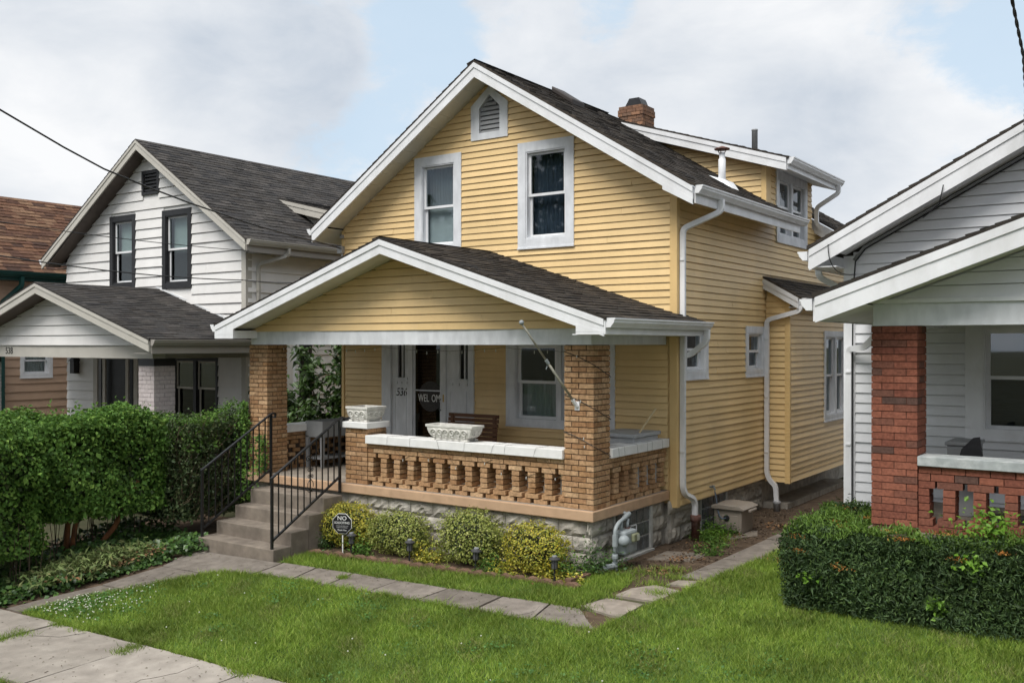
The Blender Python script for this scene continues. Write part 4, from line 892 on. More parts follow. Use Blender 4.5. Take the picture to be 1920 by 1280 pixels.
    rake(H, (-10.33, 4.105, dt(-10.33) - .03), (-8.65, 4.105, dt(-8.65) - .03), .2, BEIGE)
    obj('wall', MB().prism([(-9.85, 4.3, top(-9.85) - .02), (x1, 4.3, top(x1)), (x1, 4.3, dt(x1) - .2)], (0, 4.6, 0)), BEIGE, H)
    # porch
    PY, PA, px, ps, pR, pL, ph = -.50, 3.92, -11.74, .303, -8.20, -15.28, .20; pt = lambda x: PA - ps * abs(x - px); yb = -.10
    obj('porch_beam', MB().box(-15.0, -8.66, yb, yb + .25, 2.51, 2.72), BEIGE, H, 'beige porch beam carrying the number 538'); obj('porch_beam', MB().box(-8.92, -8.68, yb + .252, W2 - .03, 2.51, 2.62), TAUPE, H)
    obj('wall', MB().prism([(-14.9, yb + .012, 2.72), (-8.7, yb + .012, 2.72), (px, yb + .012, 3.68)], (0, .05, 0)), WHOUSE, H)
    siding(H, ('y', yb), lambda z: px - (PA - ph - z) / ps, lambda z: px + (PA - ph - z) / ps, 2.74, 3.66, .19, [], WHOUSE, seams=.8, proud=.028, gap=.012)
    inst('lettering', text_mesh('538', .19, BLKP), (-13.42, yb - .004, 2.625), H, (math.pi / 2, 0, 0))
    roof_plane(H, (pR + .02, PY, pt(pR)), (pR + .02, W2, pt(pR)), (px, PY, PA), (px, W2, PA), SHING); roof_plane(H, (pL - .02, W2, pt(pL)), (pL - .02, PY, pt(pL)), (px, W2, PA), (px, PY, PA), SHING)
    rake(H, (px, PY + .01, PA - .03), (pR, PY + .01, pt(pR) - .03), .18, BEIGE, lip=.06); rake(H, (px, PY + .01, PA - .03), (pL, PY + .01, pt(pL) - .03), .18, BEIGE, lip=.06)
    for t in (-15.1, -8.4): obj('soffit', MB().para((px, PY + .04, PA - ph), (t - px, 0, -ps * abs(t - px)), (0, yb - PY - .045, 0), (0, 0, .012)), DSOFF, H)
    obj('eave_soffit', MB().box(-8.66, pR, PY + .05, W2, 2.60, 2.612), TAUPE, H); obj('eave_fascia', MB().box(pR, pR + .02, PY + .05, W2, 2.60, pt(pR) - .03), TAUPE, H)
    gutter(H, pR + .022, PY + .03, W2, pt(pR) - .01, TAUPE)
    obj('flashing', MB().para((px, W2 - .02, PA + .02), (3.3, 0, -ps * 3.3), (0, .015, 0), (0, 0, .04)), WHT, H)
    obj('porch_floor', MB().box(-15.1, -8.64, yb, W2, .02, .30), CONC, H)
    br = Bricks(PINKB)
    for cx in (-9.095, -15.05):
        c = obj('porch_column', MB().box(cx + .008, cx + .437, yb + .028, yb + .43, .3, 2.51), mat('grey_mortar', (.25, .22, .215), .9), H, 'painted brick porch column' if cx > -10 else None)
        column(br, c, cx, cx + .445, yb + .02, yb + .44, .30, 30, .0735, join_all=True, mort=.007)
        obj('column_band', MB().box(cx - .004, cx + .449, yb + .014, yb + .444, 2.38, 2.51), DARK, c)
    obj('balustrade', MB().box(-14.6, -13.9, yb + .1, yb + .3, .3, .95).box(-12.4, -9.1, yb + .1, yb + .3, .3, .95).box(-8.86, -8.7, yb + .45, W2, .3, .95), PINKB, H)
left_house()

# ================================================================== the white house on the right, with its red brick porch
def right_house():
    W3 = 2.15; x0, x1, xc = 2.385, 8.80, 5.60
    H = thing('house', (xc, W3, .1), 'pale grey house with red brick porch column at the right edge', 'house')
    s = .532; top = lambda x: 3.95 + s * (x - 2.06) if x < xc else 3.95 + s * (2 * xc - x - 2.06); AP = top(xc); hf = .27; YF = 1.72
    opl = [(3.84, 5.5, 1.76, 2.95)]
    backing(H, ('y', W3 + .004), [(x0, x1, .3, 3.6, opl)] + [(max(x0, xc - (AP - hf - z - .1) / s), min(x1, xc + (AP - hf - z - .1) / s), z, z + .1, []) for z in np.arange(3.6, AP - hf - .12, .1)], RHOUSE)
    siding(H, ('y', W3), lambda z: max(x0 + .12, xc - (AP - hf - z) / s), lambda z: min(x1, xc + (AP - hf - z) / s), .70, 5.5, .122, opl, RHOUSE)
    obj('corner_board', MB().box(x0 - .02, x0 + .12, W3 - .026, W3, .66, top(x0) - hf).box(x0 - .02, x0, W3, W3 + .12, .66, top(x0) - hf), WHT, H)
    obj('wall', MB().box(x0, x0 + .05, W3 + .05, 11, .3, 3.7), RHOUSE, H)
    obj('foundation', MB().box(x0 + .05, x1, W3 + .02, 11, -.3, .70), STONE, H)
    window(H, ('y', W3), 3.755, 5.60, 1.66, 3.0, tw=.19, tt=.06, tb=.10, panes=1, trim=WHT, fill=blind_fill(mat('dark_screen', (.05, .055, .06), .8), 0, .03), glass=GLASSL, sglass=GLASS, label='wide porch window of the right house', split=.52)
    # roof
    for (xa, xb) in ((2.06, xc), (2 * xc - 2.06, xc)):
        roof_plane(H, (xa - .03 * (1 if xa < xc else -1), YF, top(xa)), (xa - .03 * (1 if xa < xc else -1), 11.3, top(xa)), (xb, YF, AP), (xb, 11.3, AP), SHINGB)
        rake(H, (xb, YF + .01, AP - .03), (xa, YF + .01, top(xa) - .03), .25, WHT, lip=.085)
    soffit(H, (xc, YF, AP), (x0, YF, top(x0)), YF + .04, W3 - .002, hf - .015, WHT, step=.22)
    obj('eave_soffit', MB().box(2.06, x0, YF + .03, 11, 3.70, 3.712), WHT, H); obj('eave_fascia', MB().box(2.04, 2.06, YF + .03, 11, 3.69, 3.92), WHT, H)
    gutter(H, 2.038, YF + .0, 11, 3.90, WHT, side=-1, k=1.05)
    downspout(H, [(2.0, 2.3, 3.80), (2.0, 2.3, 3.62), (2.33, 2.62, 3.40), (2.33, 2.62, .3)], WHT)
    # conduit clipped under the rake
    cd_ = [(x, W3 - .05, top(x) - hf - .03) for x in (4.7, 4.0, 3.4, 2.9, 2.62)] + [(2.5, W3 - .05, top(2.5) - hf - .12), (2.47, W3 - .05, 3.4), (2.46, W3 - .05, 2.0), (2.455, W3 - .05, .72)]
    obj('conduit', MB().tube(cd_[:6], .022, 7), GREYMET, H, smooth=True); obj('service_wire', MB().tube([(p[0] + .02, p[1] - .02, p[2] - .02) for p in cd_], .009, 5).tube(arc((2.30, YF - .02, 3.97), (2.32, YF - .1, 3.55), (2.52, W3 - .06, 3.62), 10), .006, 5).tube([(3.6, YF - .02, top(3.6) - .2), (3.55, YF, top(3.5) - .36), (3.3, W3 - .06, top(3.3) - hf - .08)], .007, 5), WIRE, H, smooth=True)
    # porch roof
    PY = -.40; ps = .355; pt = lambda x: 3.255 + ps * ((x if x < xc else 2 * xc - x) - 2.80); PA = pt(xc); ph = .27; yb = .04
    for xa in (2.80, 2 * xc - 2.80):
        sg = 1 if xa < xc else -1
        roof_plane(H, (xa - .03 * sg, PY, pt(xa)), (xa - .03 * sg, W3, pt(xa)), (xc, PY, PA), (xc, W3, PA), SHINGB)
        rake(H, (xc, PY + .01, PA - .03), (xa, PY + .01, pt(xa) - .03), .245, WHT, lip=.085)
    soffit(H, (xc, PY, PA), (3.27, PY, pt(3.27)), PY + .04, yb - .002, ph - .012, SOFF, step=.22)
    obj('eave_soffit', MB().para((2.80, PY + .05, 3.0), (.47, 0, .14), (0, W3 - PY - .1, 0), (0, 0, .012)), SOFF, H); obj('eave_fascia', MB().box(2.775, 2.80, PY + .03, W3, 2.99, 3.22), WHT, H)
    gutter(H, 2.772, PY + .0, W3, 3.215, WHT, side=-1, k=1.1)
    obj('porch_beam', MB().box(3.255, 8.0, yb, yb + .30, 2.944, 3.165), WTRIM, H, 'white beam over the red brick column'); obj('beam_moulding', MB().box(3.25, 8.0, yb - .03, yb - .001, 3.167, 3.21), WHT, H)
    obj('porch_beam', MB().box(3.255, 3.55, yb + .302, W3 - .03, 2.944, 3.10), WTRIM, H)
    obj('wall', MB().prism([(3.3, yb + .015, 3.20), (7.9, yb + .015, 3.20), (xc, yb + .015, 4.0)], (0, .05, 0)), RHOUSE, H)
    siding(H, ('y', yb), lambda z: xc - (PA - ph - z) / ps, lambda z: xc + (PA - ph - z) / ps, 3.212, 3.96, .122, [], RHOUSE)
    downspout(H, [(2.88, 1.6, 3.04), (2.86, 1.7, 2.86), (2.66, 1.95, 2.72), (2.44, 2.08, 2.70), (2.44, 2.08, .35)], WHT)
    # red brick
    br = Bricks(REDB); ch = .0715; fl = .90
    obj('porch_floor', MB().box(3.2, 8.0, yb, W3 - .03, .74, fl), CONC, H); obj('foundation', MB().box(3.28, 8.0, yb + .06, W3, -.2, .74), STONE, H)
    c = obj('porch_column', MB().box(3.247, 3.668, yb + .01, yb + .40, fl, 2.944), REDM, H, 'red brick porch column with dark burnt bricks')
    n = 28; column(br, c, 3.238, 3.676, yb, yb + .41, fl + .042, n, ch, mort=.008)
    b = obj('balustrade', MB().box(3.69, 7.6, yb + .08, yb + .15, 1.40, 1.555), REDM, H, 'openwork red brick balustrade'); zc = lambda i: (1.56 - (i + 1) * .0735 + .004, 1.56 - i * .0735 - .004); y0, y1 = yb + .02, yb + .22
    pit = .272
    for r in (0, 1):
        x = 3.684 - (r % 2) * .1
        while x < 5.3:
            br.lay(b, max(x, 3.684), x + .208, y0, y0 + .095, *zc(r)); x += .216
    for k in range(6):
        c0 = 3.684 + k * pit; 
        br.lay(b, c0 - (.1 if k else 0), c0 + .13 if k else c0 + .15, y0, y1 - .09, *zc(2))
        for r in range(3, 7): br.lay(b, c0 - (.048 if k else 0), c0 + (.062 if k else .10), y0, y1, *zc(r))
        br.lay(b, c0 - (.1 if k else 0), c0 + .13, y0, y1 - .05, *zc(7)); 
    obj('balustrade_cap', MB().box(3.68, 7.6, yb - .02, yb + .30, 1.56, 1.655), CAPG, b, bevel=.006)
    br.lay(b, 3.684, 5.3, y0, y1, *zc(8))
right_house()
t = thing('porch_chair', (4.35, 1.0, .9), 'dark low chair behind the right house balustrade', 'chair')
obj('seat', MB().box(4.05, 4.65, .75, 1.30, 1.25, 1.31), DARK, t); obj('backrest', MB().prism([(3.86, .95, 1.45), (3.92, .95, 1.66), (4.03, .95, 1.78), (4.09, .95, 1.79), (4.14, .95, 1.45)], (0, .05, 0)), DARK, t)
for x, y in ((4.08, .78), (4.6, .78), (4.08, 1.26), (4.6, 1.26)): obj('leg', MB().box(x, x + .03, y, y + .03, .9, 1.25), DARK, t)
obj('storage_box', MB().box(3.72, 4.0, 1.25, 1.75, .90, 1.66).box(3.70, 4.02, 1.23, 1.77, 1.66, 1.70), GREYMET, label='grey storage box in the corner of the right porch', cat='box', bevel=.01)

# ================================================================== the far house with the russet roof
def brown_house():
    xw = -17.4; H = thing('house', (-20.2, 4, -.4), 'peach-sided house with a russet shingle roof and dark green gutter', 'house'); y0, y1 = 1.05, 13
    xe, xr, ze, zr = -17.0, -20.0, 4.50, 6.70
    backing(H, ('x', xw), [(y0 + .4, y1, -.4, 4.3, [(2.28, 2.95, 2.0, 2.7)])], PEACH); obj('wall', MB().box(-22.6, xw - .06, y0 + .4, y0 + .45, -.4, 4.3), PEACH, H)
    siding(H, ('x', xw), y0 + .4, 7, 1.0, 4.2, .2, [(2.28, 2.95, 2.0, 2.7)], PEACH, proud=.028, gap=.012)
    window(H, ('x', xw), 2.2, 3.02, 1.93, 2.78, tw=.09, trim=WHT, fill=curtain_fill(CURT, 1, 1, 8), label='small side window seen through the white porch')
    roof_plane(H, (xe, y0, ze), (xe, y1, ze), (xr, y0, zr), (xr, y1, zr), SHINGR, exp=.16, tmin=.2, tmax=.42, thick=.016); roof_plane(H, (-23, y1, ze), (-23, y0, ze), (xr, y1, zr), (xr, y0, zr), SHINGR, exp=.2, tmin=.5, tmax=.9)
    obj('eave_soffit', MB().box(xw, xe, y0, y1, ze - .22, ze - .2), DSOFF, H); gutter(H, xe + .01, y0, y1, ze - .01, GREEND, k=1.2); obj('eave_fascia', MB().box(xe - .02, xe + .005, y0, y1, ze - .22, ze - .02), GREEND, H)
    downspout(H, [(xe + .08, 2.0, ze - .13), (xe + .08, 2.0, ze - .35), (xw + .06, 1.75, ze - .75), (xw + .06, 1.75, -.3)], GREEND, s=1.5)
    obj('valley_flashing', MB().para((xr + .05, 5.35, zr - .02), (.5, .28, -.36), (0, .12, 0), (0, 0, .02)), mat('zinc', (.45, .5, .48), .5), H)
brown_house()

# ================================================================== paving
def slab(parent, poly, m, th=.05, lift=.02, tilt=0, name='slab'):
    cx = sum(p[0] for p in poly) / len(poly); cy = sum(p[1] for p in poly) / len(poly); tx, ty = random.uniform(-tilt, tilt), random.uniform(-tilt, tilt)
    pts = []
    n = len(poly)
    for i in range(n):                      # nibble the edges so they are not ruler straight
        a, b = Vector(poly[i]), Vector(poly[(i + 1) % n]); k = max(1, int((b - a).length / .16))
        for q in range(k):
            p = a.lerp(b, q / k); j = .007 if q else .004
            pts.append((p.x + random.uniform(-j, j), p.y + random.uniform(-j, j)))
    vs = [(x, y, float(G(x, y)) + lift + (x - cx) * tx + (y - cy) * ty) for x, y in pts]; n = len(vs)
    mb = MB().add(vs + [(x, y, z - th) for x, y, z in vs], [tuple(range(n))] + [(i, i + n, (i + 1) % n + n, (i + 1) % n) for i in range(n)])
    return obj(name, mb, m, parent)
def paving():
    S = obj('sidewalk', MB().add([(x, y, float(G(x, y)) - .004) for x, y in ((-14, -5.36), (9, -5.36), (9, -4.06), (-14, -4.06))], [(0, 1, 2, 3)]), SOIL, kind='structure')
    xs = [-13.9, -12.3, -10.7, -9.1, -7.5, -6.1, -4.66, -3.03, -1.42, .18, 1.8, 3.4, 5.0, 6.6, 8.2]
    for a, b in zip(xs, xs[1:]): slab(S, [(a + .012, -5.34), (b - .012, -5.34), (b - .012 + .01, -4.06), (a + .012, -4.06)], CONCL, .06, .012, .012)
    P = obj('path', MB().add([(x, y, float(G(x, y)) - .006) for x, y in ((-5.6, -1.9), (1.1, -1.8), (1.1, -1.3), (-5.4, -1.3))], [(0, 1, 2, 3)]), SOIL, kind='structure')
    for q in ([(-5.88, -4.02), (-5.52, -4.02), (-5.32, -3.38), (-5.12, -2.95), (-5.60, -2.95), (-5.74, -3.4)], [(-5.60, -2.93), (-5.11, -2.93), (-4.90, -2.5), (-4.68, -2.08), (-5.56, -2.08)],
              [(-5.56, -2.06), (-4.66, -2.06), (-4.40, -1.90), (-4.02, -1.82), (-4.02, -1.33), (-5.75, -1.33), (-5.72, -1.7)]): slab(P, q, CONCP, .06, .010, .004)
    near = [-4.0, -3.32, -2.70, -2.02, -1.27, -.46, .30, 1.06]; far = [-4.0, -3.38, -2.72, -1.96, -1.18, -.42, .22, .60]
    for i in range(7): slab(P, [(near[i] + .014, -1.77), (near[i + 1] - .014, -1.77), (far[i + 1] - .014, -1.30), (far[i] + .014, -1.30)], CONCP, .05, .012, .012)
    for q in ([(.56, -1.22), (.66, -.84), (1.12, -.86), (1.12, -1.35), (1.0, -1.36)], [(.70, -.72), (.74, -.42), (.92, -.18), (1.26, -.26), (1.18, -.72)], [(1.02, -.10), (1.05, .15), (1.34, .20), (1.34, -.06)]): slab(P, q, mat('worn_paver', (.29, .25, .21), .95, .2, 7, .5, 120, .1, dirt=.5, dscale=4, dcol=(.14, .115, .09)), .05, .014, .02)
    for q in ([(1.0, .32), (1.36, .32), (1.45, 1.5), (1.02, 1.5)], [(1.02, 1.53), (1.45, 1.53), (1.5, 3.0), (1.05, 3.0)], [(1.05, 3.03), (1.55, 3.03), (1.65, 5.0), (1.1, 5.0)], [(.22, 1.0), (.75, 1.2), (.72, 1.75), (.2, 1.6)], [(.24, 2.75), (.62, 2.8), (.85, 3.2), (.7, 3.6), (.25, 3.5)], [(1.1, 5.03), (1.65, 5.03), (1.7, 9.0), (1.1, 9.0)]):
        slab(P, q, CONCP if q[0][0] > .3 else CONC, .05, .004, .01)
paving()

# ================================================================== small things in the yard
def edging():
    E = thing('garden_edging', (-2.1, -.66, -.1), 'row of red-brown scalloped edging blocks in front of the shrubs', 'edging')
    x = -4.10
    while x < .02:
        w = random.uniform(.17, .22); y = -.74 + .10 * (x + 4.1) / 4.1 + random.uniform(-.015, .015); z = float(G(x, y)); n = 5; pts = []
        for i in range(n + 1): pts.append((w * i / n, .035 + .03 * math.sin(math.pi * i / n) + random.uniform(-.006, .006)))
        poly = [(x, y - .035, z - .05), (x + w - .008, y - .035, z - .05)] + [(x + min(a, w - .008), y - .035, z + b) for a, b in pts[::-1]]
        o = obj('edging_block', MB().prism(poly, (0, .08, 0)), TERR, E); x += w
    obj('edging_block', MB().box(-.02, .07, -.62, -.42, -.06, .055), TERR, E); obj('edging_block', MB().box(.0, .09, -.41, -.2, -.06, .05), TERR, E)
edging()
def path_light(x, y, label, tilt=0, h=.30):
    z = float(G(x, y)); T = thing('path_light', (x, y, z), label, 'path light', 'solar path lights along the shrub bed')
    parts = [obj('stake', MB().lathe((x, y, z), [(.008, -.05), (.011, .02), (.012, h - .14)], 8), DARK, T),
             obj('lantern', MB().lathe((x, y, z), [(.022, h - .14), (.036, h - .13), (.040, h - .04), (.036, h - .03)], 12), mat('smoked_lamp', (.09, .09, .095), .3, .3, 40), T),
             obj('lamp_cap', MB().lathe((x, y, z), [(.066, h - .03), (.066, h - .018), (.035, h), (.02, h + .012)], 16), mat('dark_grey_plastic', (.05, .05, .052), .5), T),
             obj('solar_panel', MB().lathe((x, y, z), [(.03, h + .005), (.03, h + .016)], 12), mat('panel_grey', (.30, .31, .33), .25), T)]
    for k in range(6):
        a = k * math.pi / 3; parts.append(obj('rib', MB().box(x + .039 * math.cos(a) - .003, x + .039 * math.cos(a) + .003, y + .039 * math.sin(a) - .003, y + .039 * math.sin(a) + .003, z + h - .135, z + h - .03), DARK, T))
    T.rotation_euler = (tilt * .3, tilt, 0)
path_light(-3.47, -.57, 'dark solar path light next to the octagonal sign', .0, .29); path_light(-2.42, -.58, 'dark solar path light between the second and third shrubs', .05, .30)
path_light(-1.34, -.59, 'grey solar path light in front of the third shrub', .10, .30); path_light(-.18, -.58, 'solar path light at the porch corner, rightmost of the row', 0, .31)
def yard_sign():
    x, y = -3.62, -.60; z = float(G(x, y)); T = thing('yard_sign', (x, y, z), 'black octagonal NO SOLICITING sign on a thin white stake', 'sign')
    r = .150; c = (x, y, .300); rot = Matrix.Rotation(math.radians(22), 3, 'Z')
    def octo(rad, d0, d1): 
        pts = [(rad * math.cos(math.radians(22.5 + 45 * k)), d0, rad * math.sin(math.radians(22.5 + 45 * k))) for k in range(8)]
        mb = MB().prism(pts, (0, d1 - d0, 0)); mb.v = [tuple(rot @ Vector(v) + Vector(c)) for v in mb.v]; return mb
    obj('sign_rim', octo(r, .0, .008), WHITEP, T); obj('sign_face', octo(r - .007, -.004, .0), BLACKS, T)
    def put(t, size, dz, sx=1):
        o = inst('lettering', text_mesh(t, size, WHITEP, extrude=.001), tuple(rot @ Vector((0, -.006, dz)) + Vector(c)), T, (math.pi / 2, 0, math.radians(22))); o.scale = (sx, 1, 1)
    put('NO', .080, .074, 1.1); put('SOLICITING', .044, .012, .95); put('Thank You', .030, -.088, 1)
    for dz, w in ((-.030, .185), (-.052, .16)):
        mb = MB().box(-w / 2, w / 2, -.0062, -.005, dz - .006, dz + .006); mb.v = [tuple(rot @ Vector(v) + Vector(c)) for v in mb.v]; obj('print_line', mb, mat('dim_print', (.16, .16, .16), .6, .9, 60), T)
    obj('stake', MB().tube([(x, y + .012, z - .03), (x, y + .012, .14)], .009, 8), WHITEP, T)
yard_sign()
def gas_meter():
    T = thing('gas_meter', (.12, .45, 0), 'grey gas meter and pipes beside the glass block window', 'gas meter'); X = .17
    riser = rounded([(X, .24, -.02), (X, .24, .50), (X, .32, .57), (X - .02, .50, .60), (X - .02, .56, .60)], .06)
    obj('riser_pipe', MB().tube(riser, .026, 10), METERL, T, smooth=True)
    obj('pipe_fitting', MB().lathe((X, .24, .02), [(.036, 0), (.036, .09)], 10).lathe((X, .24, .14), [(.034, 0), (.042, .02), (.042, .05), (.034, .07)], 10).lathe((X, .24, .30), [(.036, 0), (.036, .14)], 10), METERL, T)
    obj('meter_body', MB().box(X - .07, X + .10, .33, .64, .18, .47), METERG, T, bevel=.03); obj('meter_seam', MB().box(X - .075, X + .106, .325, .645, .318, .332), METERL, T)
    r = obj('regulator', MB().lathe((0, 0, 0), [(.02, 0), (.066, .01), (.07, .03), (.04, .05), (.015, .06)], 16), METERL, T, smooth=True); r.rotation_euler = (math.radians(80), 0, math.radians(35)); r.location = (X + .09, .30, .37)
    obj('index_box', MB().box(X + .10, X + .15, .46, .60, .33, .43), mat('olive_index', (.20, .21, .13), .5), T, bevel=.015); obj('index_window', MB().box(X + .151, X + .154, .53, .59, .345, .415), mat('pale_dial', (.45, .47, .40), .3, .3, 60), T)
    for y in (.41, .57): obj('meter_neck', MB().tube([(X - .01, y, .46), (X - .01, y, .53), (X - .02, y + .03, .58)], .022, 10), METERL, T, smooth=True)
    obj('neck_band', MB().lathe((X - .01, .57, .465), [(.034, 0), (.034, .02)], 10), RUST, T); obj('valve', MB().tube([(X - .03, .52, .60), (X - .03, .66, .64)], .03, 8).tube([(X - .03, .64, .63), (X - .10, .66, .64)], .022, 8), METERL, T)
    obj('outlet_pipe', MB().tube([(X - .02, .03, .08), (X, .24, .06)], .038, 8), METERG, T)
gas_meter()
def hose_box():
    T = thing('hose_box', (.42, 3.45, 0), 'taupe plastic hose reel box against the foundation', 'hose box'); x0, x1, y0, y1 = .20, .62, 3.16, 3.62
    obj('body', MB().prism([(x0, y0 + .02, .02), (x1 - .01, y0 + .02, .02), (x1 + .01, y0, .36), (x0, y0, .36)], (0, y1 - y0, 0)), TAN, T, bevel=.012)
    obj('panel', MB().box(x0 + .04, x1 - .05, y0 - .004, y0 + .012, .06, .28), TAN, T, bevel=.006)
    obj('lid', MB().prism([(x0 - .03, y0 - .04, .36), (x1 + .05, y0 - .04, .36), (x1 + .07, y0 - .04, .385), (x1 - .02, y0 - .04, .425), (x0 + .1, y0 - .04, .435), (x0 - .03, y0 - .04, .41)], (0, y1 - y0 + .08, 0)), TAN, T, bevel=.012)
    obj('lid_handle', MB().box(x1 + .05, x1 + .10, y0 + .12, y1 - .1, .33, .365), TAN, T, bevel=.01)
    r = obj('crank_hub', MB().lathe((0, 0, 0), [(.045, 0), (.045, .015), (.02, .02)], 14), DARK, T); r.rotation_euler = (math.pi / 2, 0, 0); r.location = (.40, y0 - .004, .24)
    for k in range(3): obj('rib', MB().box(x0 + .06, x1 - .07, y0 - .006, y0 + .01, .075 + k * .025, .085 + k * .025), mat('taupe_shadow', (.20, .17, .14), .6), T)
hose_box()
hp = [Vector(p) for p in ((.185, 3.23, .60), (.22, 3.21, .50), (.26, 3.16, .36), (.30, 3.10, .26), (.36, 3.08, .235), (.40, 3.13, .24))]
obj('garden_hose', MB().tube([q for a, b, c in zip(hp[::2], hp[1::2], hp[2::2] ) for q in arc(a, b, c, 6)] + [hp[-1]], .011, 8), mat('blue_grey_hose', [(.08, .11, .17), (.07, .09, .10)], .45), label='blue-grey hose from the wall tap to the hose box', cat='hose', smooth=True)

# ================================================================== things on the porch
def planter(c, L, Wd, h, label, rz=0):
    x, y, z = c; T = thing('planter', c, label, 'planter', 'white ornamental plaster planters')
    prof = [(.70, .0), (.72, .05), (.66, .09), (.74, .16), (.84, .28), (.915, .46), (.96, .66), (.975, .83), (1.03, .84), (1.03, 1.0), (.93, 1.0), (.91, .80), (.80, .78)]
    vs = []; fs = []
    for k, hz in prof:
        hx, hy = L / 2 * k, Wd / 2 * k - (1 - k) * 0; vs += [(x + sx * hx, y + sy * hy, z + .02 * h + hz * h * .98) for sx, sy in ((-1, -1), (1, -1), (1, 1), (-1, 1))]
    for i in range(len(prof) - 1):
        for j in range(4): fs.append((i * 4 + j, i * 4 + (j + 1) % 4, (i + 1) * 4 + (j + 1) % 4, (i + 1) * 4 + j))
    fs.append(tuple((len(prof) - 1) * 4 + j for j in range(4)))
    obj('bowl', MB().add(vs, fs), PLAS, T, bevel=.004)
    for sx in (-1, 1):
        for sy in (-1, 1): obj('foot', MB().box(x + sx * L * .36 - .03, x + sx * L * .36 + .03, y + sy * Wd * .36 - .03, y + sy * Wd * .36 + .03, z, z + .03), PLAS, T, bevel=.008)
    mb = MB()
    def scroll(p, u, v, r, sg):
        p, u, v = map(Vector, (p, u, v)); path = [p + u * (sg * r * (1 - .75 * k / 22)) * math.cos(1.35 * 2 * math.pi * k / 22) + v * (r * (1 - .75 * k / 22)) * math.sin(1.35 * 2 * math.pi * k / 22) for k in range(23)]; mb.tube(path, r * .17, 5)
    n = max(2, int(round(L / .13))); lean = Vector((0, -.25, 1)).normalized()
    for i in range(n):
        q = (i + .5) / n - .5; scroll((x + q * L * .80, y - Wd / 2 * .93 - .002, z + h * .50), (1, 0, 0), lean, min(.060, h * .25), 1 if i % 2 else -1)
        mb.lathe((x + q * L * .80, y - Wd / 2 * .83, z + h * .2), [(.02, 0), (.012, .02)], 6)
    m = max(2, int(round(Wd / .14))); lean = Vector((.25, 0, 1)).normalized()
    for i in range(m): q = (i + .5) / m - .5; scroll((x + L / 2 * .93 + .002, y + q * Wd * .78, z + h * .47), (0, 1, 0), lean, min(.056, h * .23), 1 if i % 2 else -1)
    obj('scroll_relief', mb, PLAS, T, smooth=True)
    obj('soil', MB().box(x - L * .42, x + L * .42, y - Wd * .42, y + Wd * .42, z + h * .7, z + h * .82), SOIL, T)
planter((-2.265, .17, 1.455), .78, .27, .215, 'long white planter with scroll relief standing on the balustrade cap'); planter((-3.995, .26, 1.632), .42, .40, .22, 'square white planter on the brick pier by the steps')
def bench():
    T = thing('bench', (-3.1, 1.45, SLAB), 'brown slatted wooden bench behind the long planter', 'bench'); x0, x1, y = -3.58, -2.62, 1.62
    for k in range(6): obj('back_slat', MB().box(x0, x1, y + .012 * k, y + .02 + .012 * k, 1.30 + k * .067, 1.30 + k * .067 + .055), WOOD, T)
    for k in range(5): obj('seat_slat', MB().box(x0, x1, 1.2 + k * .085, 1.27 + k * .085, 1.14, 1.16), WOOD, T)
    for x in (x0 + .05, x1 - .1):
        obj('leg', MB().box(x, x + .05, 1.2, 1.25, SLAB, 1.14), WOOD, T); obj('leg', MB().box(x, x + .05, 1.66, 1.71, SLAB, 1.68), WOOD, T)
bench()
t = thing('porch_chair', (-.75, 1.3, SLAB), 'dark slatted chair half hidden by the right brick column', 'chair')
for k in range(6): obj('back_slat', MB().para((-.98, 1.35, 1.02 + k * .09), (.38, 0, 0), (0, .03, .01), (0, 0, .06)), WOOD, t)
obj('seat', MB().box(-.98, -.6, .95, 1.35, 1.08, 1.12), WOOD, t)
for x, y in ((-.97, .96), (-.64, .96), (-.97, 1.34), (-.64, 1.34)): obj('leg', MB().box(x, x + .04, y, y + .04, SLAB, 1.08 if y < 1.2 else 1.5), WOOD, t)
obj('storage_box', MB().box(-.66, -.10, 1.25, 1.95, SLAB, 1.52).box(-.69, -.07, 1.22, 1.98, 1.52, 1.57), mat('grey_resin', (.40, .41, .42), .5), label='grey storage box beside the right brick column', cat='box', bevel=.01)
obj('stick', MB().tube([(-.53, 1.02, SLAB + .02), (-.02, 1.72, 1.89)], .013, 8), STICK, label='pale wooden pole leaning over the porch side cap', cat='pole', smooth=True)
def planter_stand():
    T = thing('planter_stand', (-5.7, 1.2, SLAB), 'grey metal raised planter on legs at the left of the porch', 'planter stand'); x0, x1, y0, y1 = -5.98, -5.52, .78, 1.98
    x0, x1, y0, y1 = -6.02, -5.62, .95, 1.95
    tr = MB()
    for a in ((x0, x1, y0, y0 + .015), (x0, x1, y1 - .015, y1), (x0, x0 + .015, y0 + .015, y1 - .015), (x1 - .015, x1, y0 + .015, y1 - .015)): tr.box(*a, 1.26, 1.50)
    tr.box(x0, x1, y0, y1, 1.24, 1.26); obj('trough', tr, GREYMET, T)
    for x in (x0, x1 - .06):
        for y in (y0, y1 - .06): obj('leg', MB().prism([(x, y, 1.26), (x + .07, y, 1.26), (x + .045, y, SLAB), (x + .015, y, SLAB)], (0, .05, 0)), GREYMET, T)
    obj('shelf', MB().box(x0 + .02, x1 - .02, y0 + .02, y1 - .02, .88, .91), GREYMET, T)
planter_stand()
